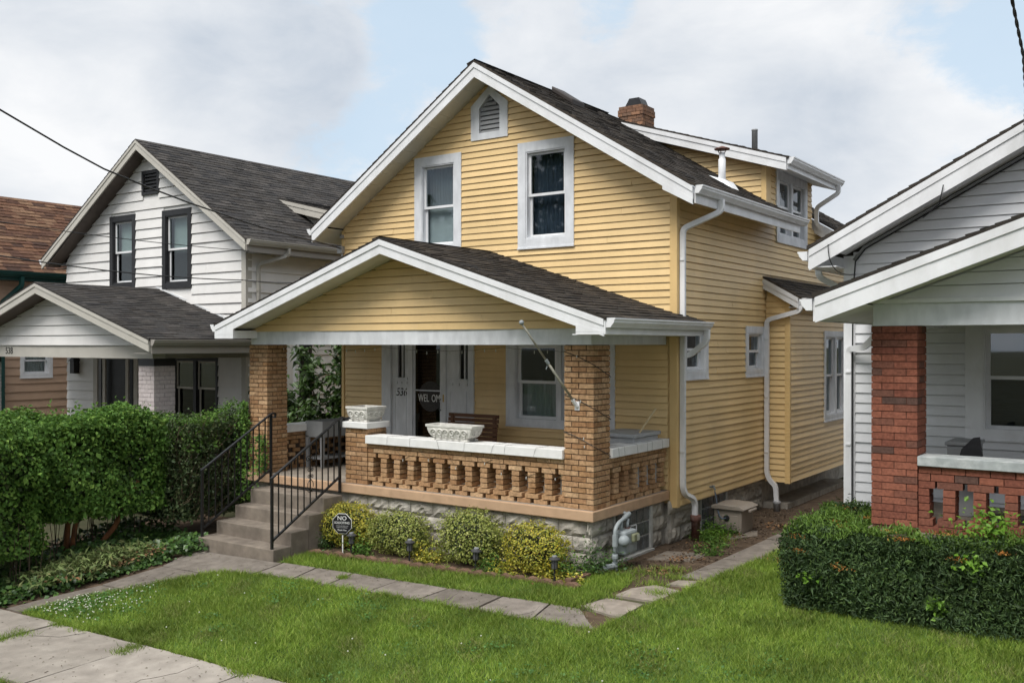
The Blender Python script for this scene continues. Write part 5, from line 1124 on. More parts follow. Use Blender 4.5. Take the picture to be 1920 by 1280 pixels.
def flagpole():
    T = thing('flagpole', (-.25, .06, 2.0), 'bare telescopic flagpole angled from a bracket on the right column', 'flagpole'); a, b = Vector((-.252, .03, 2.01)), Vector((-.565, -.70, 3.005)); m = a.lerp(b, .54)
    obj('pole', MB().tube([a, m], .016, 10).tube([m, b], .0125, 10), mat('tarnished_metal', (.30, .29, .24), .4, .2, 20, metal=.4), T, smooth=True); obj('collar', MB().tube([m - (b - a).normalized() * .03, m + (b - a).normalized() * .03], .021, 10), METERL, T)
    obj('finial', MB().lathe((b.x, b.y, b.z - .01), [(.008, -.01), (.026, .005), (.03, .02), (.022, .042), (.004, .05)], 12), METERL, T, smooth=True)
    obj('bracket', MB().box(-.285, -.22, .045, .06, 1.95, 2.06).tube([a - (b - a).normalized() * .02, a + (b - a).normalized() * .09], .024, 10), WHT, T); obj('ring', MB().tube([m - Vector((0, 0, .05)), m - Vector((.01, .01, .09))], .006, 6), METERL, T)
flagpole()
def string_lights():
    T = thing('string_lights', (-2, .2, 2.7), 'thin string of clear mini bulbs under the porch beam', 'string lights'); mb = MB(); x = -5.9; path = []
    while x < -.5: path.append((x, .36 + .02 * math.sin(x * 5), 2.715 - .05 * abs(math.sin((x + 5.9) * 1.45)) - .006 * math.sin(x * 17))); x += .1
    obj('cord', MB().tube(path, .0022, 4), WIREG, T)
    for k, p in enumerate(path):
        if k % 2 == 0: obj('bulb', MB().lathe((p[0], p[1], p[2] - .04 + .006 * (k % 3)), [(.001, -.012), (.006, 0), (.005, .02), (.003, .034)], 6), BULB, T)
    T = thing('string_lights', (-2, .1, 1.4), 'unlit string of lights looped over the balustrade cap', 'string lights')
    x = -3.35; mb = MB(); k = 0
    while x < -.6:
        d = random.choice((.12, .2, .3, .36, .42)); z0 = random.uniform(1.05, 1.26)
        sk = random.uniform(-.05, .05); mb.tube([(x + random.uniform(-.02, .16), .30, 1.458), (x + .03, .16, 1.461), (x, .012, 1.458), (x + sk * .5, .009, 1.41), (x + sk, .010, 1.34), (x + d * .3, .062, 1.30), (x + d * .7, .065, z0)], .0016, 4)
        mb.tube([(x + d * .7, .065, z0), (x + d, .066, z0 + .05)], .003, 4); obj('bulb', MB().lathe((x + d * .7, .06, z0 - .02), [(.001, -.012), (.006, 0), (.004, .025)], 6), BULB, T); x += d + .06
    for y in (.62, .78, 1.12, 1.42, 1.56, 1.86):
        mb.tube([(-.28, y + .08, 1.458), (-.12, y + .02, 1.461), (.010, y, 1.459), (.012, y + random.uniform(-.03, .03), 1.335), (-.036, y - .02, 1.30), (-.036, y - .07, 1.18)], .0016, 4)
    obj('cord', mb, WIREG, T, kind='stuff')
    T = thing('string_lights', (-.2, .05, 2.0), 'dark light cord wound round the right brick column', 'string lights'); mb = MB()
    for z0 in (2.55, 2.02, 1.56):
        p = [(-.45, .055, z0 + .12), (-.25, .052, z0 + .06), (-.02, .052, z0 - .04), (-.02, .30, z0 - .13), (-.02, .48, z0 - .2)]; mb.tube(p, .0045, 4)
    obj('cord', mb, WIRE, T)
    for z0 in (2.60, 2.05, 1.60, 1.5): obj('bulb', MB().lathe((-.2 - (z0 - 2) * .1, .05, z0), [(.001, -.012), (.006, 0), (.004, .025)], 6), BULB, T)
string_lights()

# ================================================================== overhead cables
def sag(a, b, d, n=24):
    a, b = Vector(a), Vector(b); return [a.lerp(b, k / n) - Vector((0, 0, 4 * d * (k / n) * (1 - k / n))) for k in range(n + 1)]
obj('power_cable', MB().tube([(-6.30, 2.04, 4.44), (-6.13, 1.50, 4.465), (-5.80, .45, 4.49), (-5.45, -.66, 4.535), (-5.01, -2.07, 4.645), (-4.76, -2.86, 4.725), (-4.54, -3.57, 4.815), (-4.35, -4.17, 4.945), (-4.09, -5.0, 5.158), (-3.4, -7.2, 5.85), (-2.8, -9.2, 6.6)], .0115, 6), WIRE, label='thick service cable sagging down to the yellow house from the upper left', cat='cable', smooth=True)
obj('power_cable', MB().tube(sag((-8.86, 2.0, 3.98), (-6.5, -9.0, 4.7), .32), .010, 5), WIRE, label='thin cable running to the lower right corner of the white left house', cat='cable', smooth=True)
obj('power_cable', MB().tube(sag((-8.45, 1.8, 4.50), (-9.0, -9.0, 5.3), .25), .007, 5), WIRE, label='thin wire crossing the left house upstairs windows', cat='cable', smooth=True)
obj('power_cable', MB().tube(sag((-6.34, 2.3, 3.9), (-8.87, 2.02, 3.98), .05), .009, 5), WIRE, label='short cable strung between the left and yellow houses', cat='cable', smooth=True)
tw = MB(); kp = [Vector(p) for p in ((4.42, 1.69, 5.14), (4.60, .3, 5.12), (4.735, -1.0, 5.175), (4.78, -1.95, 5.33), (4.90, -4.0, 6.0), (5.2, -9.0, 8.6))]
base = [a.lerp(b, t / 40) for a, b in zip(kp, kp[1:]) for t in range(40)]
for ph in (0, math.pi): tw.tube([p + Vector((.006 * math.cos(k * .42 + ph), 0, .006 * math.sin(k * .42 + ph))) for k, p in enumerate(base)], .0085, 6)
obj('power_cable', tw, WIRE, label='black twisted cable at the top right corner of the picture', cat='cable', smooth=True)

# ================================================================== planting
def shell(c, r, n, pw=2.4, jit=.12, zmin=-1, lump=.0, seed=0):
    """points and outward normals near the surface of a rounded box, thinner towards the middle"""
    d = unit(RNG.normal(size=(n, 3))); d = d[d[:, 2] > zmin]; n = len(d)
    k = (np.abs(d) ** pw).sum(1) ** (-1 / pw); R = np.array(r)
    ph = seed * 1.7
    lum = 1 + lump * (np.sin(d[:, 0] * 5 + ph) * np.sin(d[:, 1] * 6 + ph * 2) + .6 * np.sin(d[:, 2] * 9 + d[:, 0] * 8 + ph) + .5 * np.sin(d[:, 1] * 15 + d[:, 2] * 11))
    dep = 1 - np.abs(RNG.normal(size=n)) * jit
    P = np.array(c) + d * (k * lum * dep)[:, None] * R; Nn = unit(d / R)
    return P, Nn
def branches(c, r, n, z0, m, parent, name='stem', rad=.008):
    mb = MB()
    for i in range(n):
        a = random.uniform(0, 6.28); q = Vector((c[0] + math.cos(a) * r[0] * random.uniform(.3, .85), c[1] + math.sin(a) * r[1] * random.uniform(.3, .85), c[2] + r[2] * random.uniform(-.1, .75)))
        p = Vector((c[0] + random.uniform(-.08, .08), c[1] + random.uniform(-.06, .06), z0)); mid = p.lerp(q, .5) + Vector((random.uniform(-.05, .05), random.uniform(-.05, .05), .03))
        mb.tube([p, mid, q], rad, 5, rad * .35)
    return obj(name, mb, m, parent, kind='stuff')
def shrub(x, y, rx, ry, ztop, m, label, n, seed, size=.032):
    z = float(G(x, y)); T = thing('shrub', (x, y, z), label, 'shrub', 'clipped golden shrubs along the porch foundation'); rz = (ztop - z) / 2 * 1.02; c = (x, y, z + rz * .99)
    P, Nn = shell(c, (rx, ry, rz), n, 2.2 + .25 * seed % .6, .14, -1, .10, seed); Nn = Nn + RNG.normal(size=P.shape) * .55 + np.array([0, 0, .35])
    k = P[:, 2] > z + .02
    link('foliage', leaf_mesh('foliage', P[k], Nn[k], size * RNG.uniform(.6, 1.25, k.sum()), m, .6, .15), T, kind='stuff')
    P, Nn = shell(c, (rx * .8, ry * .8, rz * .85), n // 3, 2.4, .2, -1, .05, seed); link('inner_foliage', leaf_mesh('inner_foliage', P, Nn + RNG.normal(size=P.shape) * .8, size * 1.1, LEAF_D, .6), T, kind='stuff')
    branches(c, (rx * 1.08, ry, rz * 1.15), 60, z, TWIG, T)
    for k in range(14):
        a = random.uniform(0, 6.28); b = random.uniform(.1, 1.3); d = Vector((math.cos(a) * math.cos(b) * rx, math.sin(a) * math.cos(b) * ry, math.sin(b) * rz)); q = np.array([tuple(Vector(c) + d * (1 + .022 * i)) for i in range(9)]) + RNG.normal(size=(9, 3)) * .012
        link('shoot', leaf_mesh('shoot', q, RNG.normal(size=q.shape) * .7 + np.array([0, 0, .5]), size * RNG.uniform(.7, 1.2, 9), m, .6), T)
shrub(-3.83, -.24, .46, .27, .50, LEAF_Y, 'leftmost yellow-green shrub, behind the octagonal sign', 5200, 1); shrub(-2.90, -.24, .49, .28, .47, LEAF_G, 'second yellow-green shrub from the steps, low and broad', 5600, 2)
shrub(-1.66, -.25, .49, .29, .62, LEAF_G, 'tallest pale green rounded shrub, third from the steps', 6200, 3); shrub(-.66, -.27, .43, .28, .57, LEAF_Y, 'bright yellow shrub with bare twigs nearest the porch corner', 5000, 4)
def low_plants():
    spots = [(-3.35, -.5, .2, LEAF_H), (-2.25, -.42, .22, LEAF_Y), (-2.1, -.3, .2, LEAF_G), (-1.15, -.5, .2, LEAF_H), (-.95, -.5, .18, LEAF_Y), (-.35, -.42, .2, LEAF_Y), (-.12, -.35, .26, LEAF_H), (-.05, -.5, .12, LEAF_Y), (.02, -.06, .34, IVY), (.12, .3, .2, IVY), (-4.14, -.42, .22, IVY), (.35, 2.75, .16, LIME), (.25, 3.0, .22, LEAF_H), (.42, 3.05, .14, LEAF_H), (.38, 2.55, .1, LEAF_H), (.62, 2.2, .1, LEAF_H), (.75, 1.7, .1, LEAF_H)]
    for i, (x, y, h, m) in enumerate(spots):
        z = float(G(x, y)); n = int(140 + h * 1200); P = np.stack([x + RNG.normal(size=n) * .11, y + RNG.normal(size=n) * .07, z + np.abs(RNG.normal(size=n)) * h * .5], 1)
        where = ['beside the sign', 'between the second and third shrubs', 'behind the second lamp', 'at the foot of the third shrub', 'between the third and fourth shrubs', 'right of the fourth shrub', 'against the porch corner', 'at the corner of the edging', 'climbing the porch corner stones', 'under the gas meter', 'beside the steps', 'under the second basement window', 'against the second basement window', 'in front of the hose box', 'beside the rusty drain boot', 'on the bare side path', 'at the edge of the bare side path'][i]
        T = thing('weed', (x, y, z), 'small leafy weed clump ' + where, 'weed', 'weed clumps in the beds'); link('foliage', leaf_mesh('foliage', P, RNG.normal(size=P.shape) * .6 + np.array([0, 0, 1]), .04 * RNG.uniform(.6, 1.4, n), m, .5), T, kind='stuff')
        mb = MB()
        for k in range(7): mb.tube([(x + random.uniform(-.03, .03), y, z - .01), (x + random.uniform(-.1, .1), y + random.uniform(-.06, .06), z + h * random.uniform(.4, .9))], .003, 4)
        obj('stem', mb, WILT, T, kind='stuff')
low_plants()
def boxhedge(T, x0, x1, y0, y1, z0, z1, n, m, size, name='foliage', lump=.06, depth=.16, rough=.6, width=.62, seed=0, up=.35):
    """leaves over the faces of a clipped block, in a loose layer"""
    dx, dy, dz = x1 - x0, y1 - y0, z1 - z0; A = np.array([dy * dz, dy * dz, dx * dz, dx * dz, dx * dy * 1.25]); face = RNG.choice(5, n, p=A / A.sum()); u, v = RNG.random(n), RNG.random(n); P = np.zeros((n, 3)); Nn = np.zeros((n, 3))
    for k in range(5):
        s = face == k
        if k < 2: P[s] = np.stack([np.full(s.sum(), (x0, x1)[k]), y0 + u[s] * dy, z0 + v[s] * dz], 1); Nn[s] = ((-1, 0, 0), (1, 0, 0))[k]
        elif k < 4: P[s] = np.stack([x0 + u[s] * dx, np.full(s.sum(), (y0, y1)[k - 2]), z0 + v[s] * dz], 1); Nn[s] = ((0, -1, 0), (0, 1, 0))[k - 2]
        else: P[s] = np.stack([x0 + u[s] * dx, y0 + v[s] * dy, np.full(s.sum(), z1)], 1); Nn[s] = (0, 0, 1)
    # round the edges, make lumps, push some leaves inwards
    c = np.array([(x0 + x1) / 2, (y0 + y1) / 2, (z0 + z1) / 2]); h = np.array([dx, dy, dz]) / 2; q = (P - c) / h; rr = (np.abs(q) ** 7).sum(1) ** (1 / 7); P = c + q / rr[:, None] * h
    l = lump * (np.sin(P[:, 0] * 4.3 + seed) * np.sin(P[:, 1] * 3.7 + 1 + seed) + np.sin(P[:, 2] * 5.1 + P[:, 1] * 2.9 + P[:, 0] * 2.1) + .6 * np.sin(P[:, 0] * 11 + P[:, 2] * 9) * np.sin(P[:, 1] * 10 + seed))
    P = P + Nn * (l - np.abs(RNG.normal(size=n)) * depth + RNG.exponential(.02, n))[:, None]
    Nn = Nn + RNG.normal(size=P.shape) * rough + np.array([0, 0, up]); size = size * np.where(RNG.random(n) < .12, 1.55, 1.0)
    return link(name, leaf_mesh(name, P, Nn, size * RNG.uniform(.55, 1.3, n), m, width), T, kind='stuff')
def left_hedges():
    T = thing('hedge', (-7.3, -2.1, -.3), 'tall bright green hedge with bare orange-brown trunks beneath', 'hedge')
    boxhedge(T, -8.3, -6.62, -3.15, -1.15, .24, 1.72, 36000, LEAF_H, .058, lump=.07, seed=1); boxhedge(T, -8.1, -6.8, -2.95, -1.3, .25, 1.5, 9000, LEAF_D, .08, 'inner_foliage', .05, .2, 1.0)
    for a, b, c in (((-7.25, -2.40, -.35), (-7.2, -2.37, .1), (-7.1, -2.30, .75)), ((-7.15, -2.20, -.35), (-6.95, -1.90, .1), (-6.8, -1.62, .75)), ((-7.3, -2.45, -.3), (-7.15, -2.5, .2), (-7.0, -2.6, .7))): obj('trunk', MB().tube([a, b, c], .045, 8, .03), BARK, T, smooth=True)
    for k in range(26):
        x, y = random.uniform(-8.1, -6.7), random.uniform(-3.1, -1.2); h = random.uniform(.06, .2); P = np.array([(x + random.gauss(0, .025), y + random.gauss(0, .025), 1.70 + h * q / 7) for q in range(9)]); link('shoot', leaf_mesh('shoot', P, RNG.normal(size=P.shape) * .7 + np.array([0, 0, .6]), .07 * RNG.uniform(.6, 1.2, len(P)), LEAF_H, .6), T)
    mb = MB()
    for k in range(34):
        x, y = random.uniform(-7.9, -6.75), random.uniform(-3.0, -1.2); mb.tube([(x, y, -.3), (x + random.uniform(-.15, .15), y + random.uniform(-.15, .15), random.uniform(.3, .9))], .007, 4, .004)
    obj('twigs', mb, TWIG, T, kind='stuff')
    T = thing('hedge', (-7.2, -3.9, -.4), 'nearest bushy hedge section at the left picture edge', 'hedge')
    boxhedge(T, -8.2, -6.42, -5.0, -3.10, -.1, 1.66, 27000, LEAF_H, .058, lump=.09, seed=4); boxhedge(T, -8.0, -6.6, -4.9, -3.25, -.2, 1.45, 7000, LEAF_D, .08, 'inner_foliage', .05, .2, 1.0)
    mb = MB()
    for k in range(60):
        x, y = random.uniform(-7.5, -6.4), random.uniform(-4.6, -3.1); mb.tube([(x, y, -.4), (x + random.uniform(-.1, .1), y + random.uniform(-.1, .1), random.uniform(.1, .6))], .006, 4, .003)
    obj('twigs', mb, TWIG, T, kind='stuff')
    T = thing('hedge', (-7.0, -.5, -.2), 'dull olive twiggy hedge behind the left handrail', 'hedge')
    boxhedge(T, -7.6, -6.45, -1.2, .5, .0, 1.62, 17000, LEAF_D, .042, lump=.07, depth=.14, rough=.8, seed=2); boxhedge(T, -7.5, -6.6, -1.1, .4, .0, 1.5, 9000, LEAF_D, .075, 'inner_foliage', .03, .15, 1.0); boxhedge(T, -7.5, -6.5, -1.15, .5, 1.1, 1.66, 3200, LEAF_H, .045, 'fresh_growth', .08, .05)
    mb = MB()
    for k in range(420):
        y = random.uniform(-1.15, .3); z = random.uniform(.0, 1.4); x = -6.5 + random.uniform(-.2, .06); mb.tube([(x - .1, y, z), (x + random.uniform(-.05, .05), y + random.uniform(-.15, .15), z + random.uniform(.08, .3))], .0035, 3)
    obj('twigs', mb, mat('pale_dry_twigs', (.13, .095, .06), .9, .3, 10), T, kind='stuff')
left_hedges()
def vine():
    T = thing('vine', (-6.0, .05, .3), 'leafy vine climbing the left brick column', 'vine'); n = 700; t = RNG.random(n)
    P = np.stack([-6.38 + RNG.normal(size=n) * .13 * (1.2 - t), .03 - np.abs(RNG.normal(size=n)) * .06, .3 + t * 1.55], 1); P2 = np.stack([-5.95 + RNG.normal(size=260) * .06, .02 - np.abs(RNG.normal(size=260)) * .06, .75 + RNG.random(260) * .6], 1); P = np.concatenate([P, P2])
    link('foliage', leaf_mesh('foliage', P, RNG.normal(size=P.shape) * .6 + np.array([.3, -1, .4]), .055 * RNG.uniform(.6, 1.3, len(P)), LEAF_H, .6), T, kind='stuff')
    obj('stem', MB().tube([(-6.4, .0, -.1), (-6.38, .02, .8), (-6.33, .03, 1.5), (-6.30, .03, 1.9)], .008, 5), TWIG, T)
vine()
def sapling():
    T = thing('tree', (-7.3, 3.0, -.1), 'broad-leaved sapling growing between the two houses', 'tree'); mb = MB(); P = []
    tips = []
    for (a, b, c) in (((-7.35, 3.3, 0), (-7.2, 3.1, 1.6), (-7.1, 2.9, 2.9)), ((-7.35, 3.3, 0), (-7.0, 2.7, 1.3), (-6.75, 2.5, 2.5)), ((-7.4, 3.2, 0), (-7.7, 2.6, 1.0), (-8.0, 2.0, 1.7)), ((-7.4, 3.2, 0), (-7.4, 2.5, 1.0), (-7.2, 1.9, 1.5)), ((-7.35, 3.3, .5), (-6.9, 3.0, 1.8), (-6.6, 2.8, 2.9)), ((-7.4, 3.2, 0), (-7.9, 2.3, .9), (-7.6, 1.7, 2.0)), ((-7.4, 3.2, 0), (-7.3, 2.6, 1.4), (-7.6, 2.3, 2.5))):
        path = arc(a, b, c, 10); mb.tube(path, .022, 6, .008)
        for p in path[4:]:
            for _ in range(5):
                q = p + Vector((random.uniform(-.32, .32), random.uniform(-.35, .25), random.uniform(-.1, .28))); mb.tube([p, q], .005, 4, .003); tips += [p.lerp(q, s) for s in (.4, .7, 1.0)]
    obj('trunk', mb, TWIG, T)
    C = np.array([tuple(t) for t in tips]); n = 5; P = np.repeat(C, n, 0) + RNG.normal(size=(len(C) * n, 3)) * .07
    link('crown', leaf_mesh('crown', P, RNG.normal(size=P.shape) * .5 + np.array([.15, -.4, .8]), .15 * RNG.uniform(.6, 1.25, len(P)), mat('sapling_leaves', [(.035, .075, .016), (.055, .11, .02), (.028, .055, .014), (.075, .14, .028), (.045, .09, .018)], .4, .2, 3, spec=.45, transl=.3), .5, .12, .25), T, kind='stuff')
sapling()
def yew():
    T = thing('hedge', (3.8, .3, .05), 'dark clipped yew hedge with browned orange tips, lower right', 'hedge'); x0, x1, y0, y1, z1 = 2.42, 6.4, -.42, 1.45, .90
    for (a, b, c, d, n1, n2, k) in ((x0, 3.18, y0, y1, 36000, 10000, 0), (3.0, x1, y0 - .02, -.02, 56000, 16000, 2)):
        boxhedge(T, a, b, c, d, .0, z1 - .03 + .01 * k, n1, YEW, .042, 'foliage', .03, .075, .75, .26, 3 + k, .15)
        boxhedge(T, a + .1, b, c + .1, d - .1, .0, z1 - .12, n2, YEW, .075, 'inner_foliage', .03, .12, 1.0, .5)
    n = 21000; P = np.stack([RNG.uniform(x0 + .04, x1, n), RNG.uniform(y0 + .03, y1, n), np.full(n, z1)], 1); P = P[(P[:, 0] < 3.2) | (P[:, 1] < .0)]; n = len(P); P[:, 2] += .05 * np.sin(P[:, 0] * 5) * np.sin(P[:, 1] * 4.3) + .03 * np.sin(P[:, 0] * 13 + P[:, 1] * 7) + np.abs(RNG.normal(size=n)) * .035 - .07 + .02 * (P[:, 0] - 2.1)
    link('fresh_growth', leaf_mesh('fresh_growth', P, RNG.normal(size=P.shape) * .7 + np.array([0, -.3, .5]), .055 * RNG.uniform(.6, 1.3, n), YEWT, .22, tang=np.array([0, -.2, .8]) * np.ones((n, 3))), T, kind='stuff')
    C = [(2.62, -.36, .80), (2.85, .2, .90), (2.66, -.43, .68), (3.05, .5, .91), (3.5, -.25, .93), (3.62, -.38, .90), (3.9, -.1, .94), (4.15, -.44, .78), (2.44, -.2, .52), (3.05, -.46, .58), (2.75, 1.0, .90), (3.05, -.1, .91), (4.5, -.43, .88)]
    P = np.concatenate([np.array(c) + RNG.normal(size=(60, 3)) * np.array([.08, .03, .012]) * random.uniform(.4, 1.2) for c in C]); n = len(P)
    link('browned_tips', leaf_mesh('browned_tips', P, RNG.normal(size=P.shape) + np.array([0, -.4, .5]), .027 * RNG.uniform(.6, 1.3, n), YEWO, .24), T, kind='stuff')
    branches((3.6, .4, .35), (1.4, .6, .4), 60, .05, TWIG, T, 'twigs', .01)
    for k, (c, n, sp, lab) in enumerate((((4.35, -.12, 1.05), 300, (.13, .08, .08), 'lime green weed sprouting from the top of the yew hedge'), ((4.25, -.44, .75), 90, (.06, .03, .06), 'lime green sprig on the front face of the yew hedge'), ((3.95, -.46, .32), 70, (.05, .03, .05), 'lime green sprig low on the yew hedge front'), ((2.75, -.46, .42), 26, (.05, .02, .03), 'small green sprig low at the left of the yew hedge'))):
        V = thing('weed', (c[0], c[1], c[2] - .15), lab, 'weed'); P = np.array(c) + RNG.normal(size=(n, 3)) * np.array(sp)
        link('foliage', leaf_mesh('foliage', P, RNG.normal(size=P.shape) * .6 + np.array([0, -.5, .8]), .055 * RNG.uniform(.6, 1.3, n), LIME, .6), V, kind='stuff'); obj('stem', MB().tube([(c[0], c[1] + .2, c[2] - .12), (c[0] + .01, c[1] + .02, c[2]), (c[0] + .03, c[1], c[2] + sp[2])], .004, 5), LIME, V)
yew()
def ground_cover():
    n = 17000; P = np.stack([RNG.uniform(-7.9, -5.0, n), RNG.uniform(-4.6, -.9, n)], 1); edge = np.interp(P[:, 1], [-4.6, -4.0, -3.3, -2.3, -1.7, -1.3, -.9], [-6.3, -6.05, -5.82, -5.74, -5.70, -5.6, -5.75]); k = (P[:, 0] < edge + RNG.normal(size=n) * .06); P = P[k]; n = len(P)
    hgt = .13 + .09 * np.sin(P[:, 0] * 4) * np.sin(P[:, 1] * 3.3) + .12 * np.clip(-6.2 - P[:, 0], 0, 1); z = G(P[:, 0], P[:, 1]) + np.abs(RNG.random(n)) * np.clip(hgt, .04, .4); Q = np.concatenate([P, z[:, None]], 1)
    link('ivy', leaf_mesh('ivy', Q, RNG.normal(size=Q.shape) * .45 + np.array([.25, -.2, 1]), .07 * RNG.uniform(.5, 1.3, n), IVY, .85, .1), label='ivy ground cover below the left hedges', cat='ivy', kind='stuff')
    n = 2600; P = np.stack([-6.15 + RNG.normal(size=n) * .25, -2.75 + RNG.normal(size=n) * .42], 1); P = P[P[:, 0] < -5.76]; Q = np.concatenate([P, (G(P[:, 0], P[:, 1]) + .10 + RNG.random(len(P)) * .16)[:, None]], 1)
    link('cut_stems', leaf_mesh('cut_stems', Q, RNG.normal(size=Q.shape) * .6 + np.array([0, 0, .8]), .10 * RNG.uniform(.5, 1.3, len(Q)), WILT, .3, .1), label='heap of wilted hedge clippings beside the path', cat='clippings', kind='stuff')
    C = np.array([(-6.25, -3.35), (-6.0, -3.2), (-5.95, -2.0), (-6.05, -2.9), (-5.85, -2.5), (.5, 2.2), (.6, 1.2), (.4, 3.0), (.7, .5), (-.3, -.5), (.9, 4.0)]); n = 70
    P = np.repeat(C, n, 0) + RNG.normal(size=(len(C) * n, 2)) * .13; Q = np.concatenate([P, (G(P[:, 0], P[:, 1]) + np.where(P[:, 0] < -3, .14, .004) + RNG.random(len(P)) * .03)[:, None]], 1)
    link('leaf_litter', leaf_mesh('leaf_litter', Q, RNG.normal(size=Q.shape) * .35 + np.array([0, 0, 1]), .05 * RNG.uniform(.5, 1.3, len(Q)), DRYL, .7), label='brown dead leaves scattered by the path and the side wall', cat='leaves', kind='stuff')
    n = 1500; P = np.stack([RNG.uniform(.12, 1.0, n), RNG.uniform(.1, 6, n)], 1); Q = np.concatenate([P, (G(P[:, 0], P[:, 1]) - .006 + RNG.random(n) * .008)[:, None]], 1)
    link('debris', leaf_mesh('debris', Q, RNG.normal(size=Q.shape) * .3 + np.array([0, 0, 1]), .035 * RNG.uniform(.4, 1.5, n), mat('soil_crumbs', [(.12, .085, .06), (.07, .05, .035), (.2, .15, .10), (.05, .038, .03)], .95), .7), label='crumbs and chips on the bare soil beside the house', cat='debris', kind='stuff')
ground_cover()
def grit():
    n = 520; P = np.concatenate([np.stack([RNG.uniform(-6.0, .6, n), RNG.uniform(-5.3, -4.05, n)], 1), np.stack([RNG.uniform(-5.6, 1.1, 260), RNG.uniform(-1.78, -1.3, 260)], 1), np.stack([RNG.uniform(-5.4, -4.7, 160), RNG.uniform(-3.6, -1.9, 160)], 1)])
    Q = np.concatenate([P, (G(P[:, 0], P[:, 1]) + .016)[:, None]], 1); link('grit', leaf_mesh('grit', Q, RNG.normal(size=Q.shape) * .2 + np.array([0, 0, 1]), .022 * RNG.uniform(.3, 1.4, len(Q)), mat('grit_bits', [(.10, .08, .06), (.2, .16, .12), (.07, .08, .03), (.30, .26, .22)], .9), .6), label='grit and leaf crumbs on the sidewalk and path', cat='debris', kind='stuff')
    mb = MB()
    for pts in ([(-2.2, -5.3), (-2.05, -5.0), (-2.12, -4.7), (-1.98, -4.4), (-2.02, -4.08)], [(-4.0, -4.1), (-4.15, -4.35), (-4.6, -4.5)], [(-1.0, -1.76), (-.92, -1.6), (-.98, -1.32)], [(.1, -1.75), (.2, -1.55), (.15, -1.33)], [(-5.2, -2.9), (-5.0, -2.5), (-5.15, -2.1)], [(1.05, .7), (1.2, .95), (1.42, 1.0)]):
        P_ = []
        for a, b in zip(pts, pts[1:]):
            for k in range(5): t = k / 5; P_.append((a[0] + (b[0] - a[0]) * t + random.gauss(0, .008), a[1] + (b[1] - a[1]) * t + random.gauss(0, .008)))
        P_ = [(x, y, float(G(x, y)) + .0135) for x, y in P_]; mb.tube(P_, .0016, 4)
    obj('cracks', mb, mat('crack_dirt', (.05, .042, .035), .95), label='thin dark cracks across the paving slabs', cat='cracks', kind='stuff')
grit()
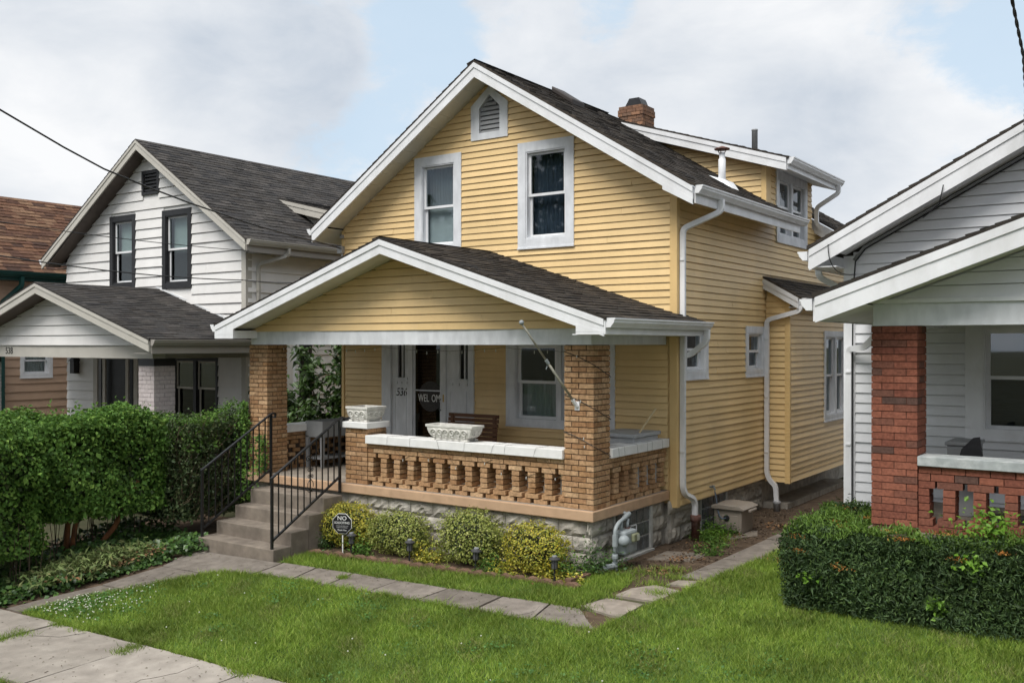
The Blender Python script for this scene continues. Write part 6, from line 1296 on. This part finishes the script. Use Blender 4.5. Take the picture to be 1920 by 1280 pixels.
def grass():
    V = []; n_tot = 0
    def blades(P, h, w, lean):
        n = len(P); a = RNG.uniform(0, 6.283, n); hh = h * RNG.uniform(.5, 1.25, n); d = np.stack([np.cos(a), np.sin(a)], 1); l = lean * RNG.normal(size=(n, 2)) * hh[:, None]
        z = G(P[:, 0], P[:, 1]) + .002; b0 = np.stack([P[:, 0] - d[:, 0] * w / 2, P[:, 1] - d[:, 1] * w / 2, z], 1); b1 = np.stack([P[:, 0] + d[:, 0] * w / 2, P[:, 1] + d[:, 1] * w / 2, z], 1); t = np.stack([P[:, 0] + l[:, 0], P[:, 1] + l[:, 1], z + hh], 1)
        return np.stack([b0, b1, t], 1).reshape(-1, 3)
    out = []; dry = []; tall = []
    for poly, dens in zip(LAWNS, (6200, 5600, 2600)):
        xs = [p[0] for p in poly]; ys = [p[1] for p in poly]; x0, x1, y0, y1 = min(xs) - .05, min(max(xs), 7.2), min(ys) - .05, max(ys) + .05
        n = int((x1 - x0) * (y1 - y0) * dens); P = np.stack([RNG.uniform(x0, x1, n), RNG.uniform(y0, y1, n)], 1); J = P + RNG.normal(size=P.shape) * .025; k = in_poly(J[:, 0], J[:, 1], poly)
        cam_d = np.hypot(P[:, 0] - CAMLOC[0], P[:, 1] - CAMLOC[1]); k &= ~((P[:, 0] > 5.4) & (P[:, 1] < -2.5)); P = P[k]
        thin = .5 + .5 * np.sin(P[:, 0] * 2.1 + 1.3 * np.sin(P[:, 1] * 1.7)) * np.sin(P[:, 1] * 2.6 + P[:, 0]); P = P[RNG.random(len(P)) < .72 + .28 * thin]
        out.append(blades(P, .055, .0085, .55))
        pt = np.sin(P[:, 0] * 3.3 + 2 * np.sin(P[:, 1] * 2.2)) * np.sin(P[:, 1] * 3.9 - P[:, 0] * 1.2) + .5 * np.sin(P[:, 0] * 9 + P[:, 1] * 7)
        q = P[(pt > .75) & (RNG.random(len(P)) < .5)]; dry.append(blades(q, .05, .008, .9)); q = P[(pt < -.85) & (RNG.random(len(P)) < .4)]; tall.append(blades(q, .085, .009, .6))
        for a, b in zip(poly, poly[1:] + poly[:1]):
            L_ = math.hypot(b[0] - a[0], b[1] - a[1]); m_ = int(L_ * 420); t = RNG.random(m_); t = t[(np.sin(t * L_ * 9) + np.sin(t * L_ * 23 + 1)) > -.2]; q = np.stack([a[0] + (b[0] - a[0]) * t, a[1] + (b[1] - a[1]) * t], 1) + RNG.normal(size=(len(t), 2)) * .028; tall.append(blades(q, .065, .008, .9))
    # tufts in the joints and along edges
    T = []
    for (x, y, s) in [(-3.03, -4.3, .05), (-3.04, -4.15, .05), (-4.66, -4.5, .06), (-4.66, -4.7, .05), (-1.42, -4.1, .05), (-4.2, -4.03, .06), (-1.6, -4.03, .05), (-.4, -4.03, .06), (-2.7, -1.5, .03), (.6, -1.28, .08), (.62, -.78, .07), (.9, -.15, .07), (1.0, .25, .08), (.3, .05, .12), (.5, .3, .1), (.4, -.1, .14), (.2, -.2, .12), (.75, .6, .08), (-4.6, -4.06, .05), (1.1, -.45, .06), (.45, 2.6, .1), (.35, 2.85, .12)]:
        T.append(np.array((x, y)) + RNG.normal(size=(220, 2)) * np.array([s * 1.4, s]))
    for x in np.arange(-5.4, .6, .05): T.append(np.array((x, -4.03)) + RNG.normal(size=(14, 2)) * np.array([.04, .02]))
    out.append(blades(np.concatenate(T), .06, .008, .6)); V = np.concatenate(out + tall); F = np.arange(len(V)).reshape(-1, 3); VD = np.concatenate(dry)
    link('dry_grass', raw_mesh('dry_grass', VD, np.arange(len(VD)).reshape(-1, 3), mat('straw_blades', [(0.221, 0.228, 0.072), (0.17, 0.199, 0.056), (0.281, 0.266, 0.104), (0.145, 0.19, 0.048)], .7, .2, 4, transl=.2)), label='straw coloured patches in the front lawn', cat='dry grass', kind='stuff')
    link('grass', raw_mesh('grass', V, F, GRASS), label='mown green grass of the front lawn', cat='grass', kind='stuff')
    n = 260; P = np.stack([-5.15 + RNG.normal(size=n) * .42, -3.55 + RNG.normal(size=n) * .32], 1); P = np.concatenate([P, np.stack([RNG.uniform(-5, 4, 26), RNG.uniform(-3.9, -1.9, 26)], 1)]); k = in_poly(P[:, 0], P[:, 1], LAWNS[0]); P = P[k]; mb = MB()
    for x, y in P: z = float(G(x, y)) + random.uniform(.045, .075); mb.lathe((x, y, z), [(.002, -.006), (.008, -.002), (.008, .004), (.002, .009)], 5)
    obj('clover_flowers', mb, CLOV, label='white clover blossoms in the lawn corner by the path', cat='clover', kind='stuff')
grass()
def lawn_weeds():
    C = np.stack([RNG.uniform(-5, 5, 46), RNG.uniform(-3.9, -1.85, 46)], 1); P = np.repeat(C, 55, 0) + RNG.normal(size=(46 * 55, 2)) * np.repeat(RNG.uniform(.04, .16, 46), 55)[:, None]; P = P[in_poly(P[:, 0], P[:, 1], LAWNS[0])]
    P2 = np.stack([-5.1 + RNG.normal(size=2600) * .45, -3.5 + RNG.normal(size=2600) * .33], 1); P = np.concatenate([P, P2[in_poly(P2[:, 0], P2[:, 1], LAWNS[0])]]); Q = np.concatenate([P, (G(P[:, 0], P[:, 1]) + .03 + RNG.random(len(P)) * .03)[:, None]], 1)
    link('lawn_weeds', leaf_mesh('lawn_weeds', Q, RNG.normal(size=Q.shape) * .4 + np.array([0, 0, 1]), .022 * RNG.uniform(.6, 1.5, len(Q)), mat('clover_leaves', [(.06, .15, .03), (.09, .20, .04), (.045, .11, .025)], .5, .2, 4, transl=.2), .9), label='clover and broad-leaved weeds dotted through the lawn', cat='weeds', kind='stuff')
lawn_weeds()

def far_wood():
    # the leafy far side of the street: behind the camera, but the window panes mirror it
    P = []; S = []
    for cx, cy, h, r in [(-34, -30, 12, 5), (-24, -33, 14, 5.5), (-13, -29, 11, 4.5), (-3.5, -32, 15, 5), (9, -30, 12, 5), (21, -33, 14, 6), (33, -30, 12, 5)]:
        n = 3600; d = unit(RNG.normal(size=(n, 3))); q = d * (1 - np.abs(RNG.normal(size=n)) * .25)[:, None] * (1 + .18 * np.sin(d[:, 0] * 6 + cx) * np.sin(d[:, 2] * 7))[:, None]
        P.append(np.array([cx, cy, h * .62]) + q * np.array([r, r * .8, h * .40]))
    P = np.concatenate(P); mb = MB()
    link('far_wood', leaf_mesh('far_wood', P, RNG.normal(size=P.shape) + np.array([0, .6, .6]), RNG.uniform(.35, .8, len(P)), LEAF_D, .7), label='leafy trees on the far side of the street', cat='trees', kind='stuff')
far_wood()
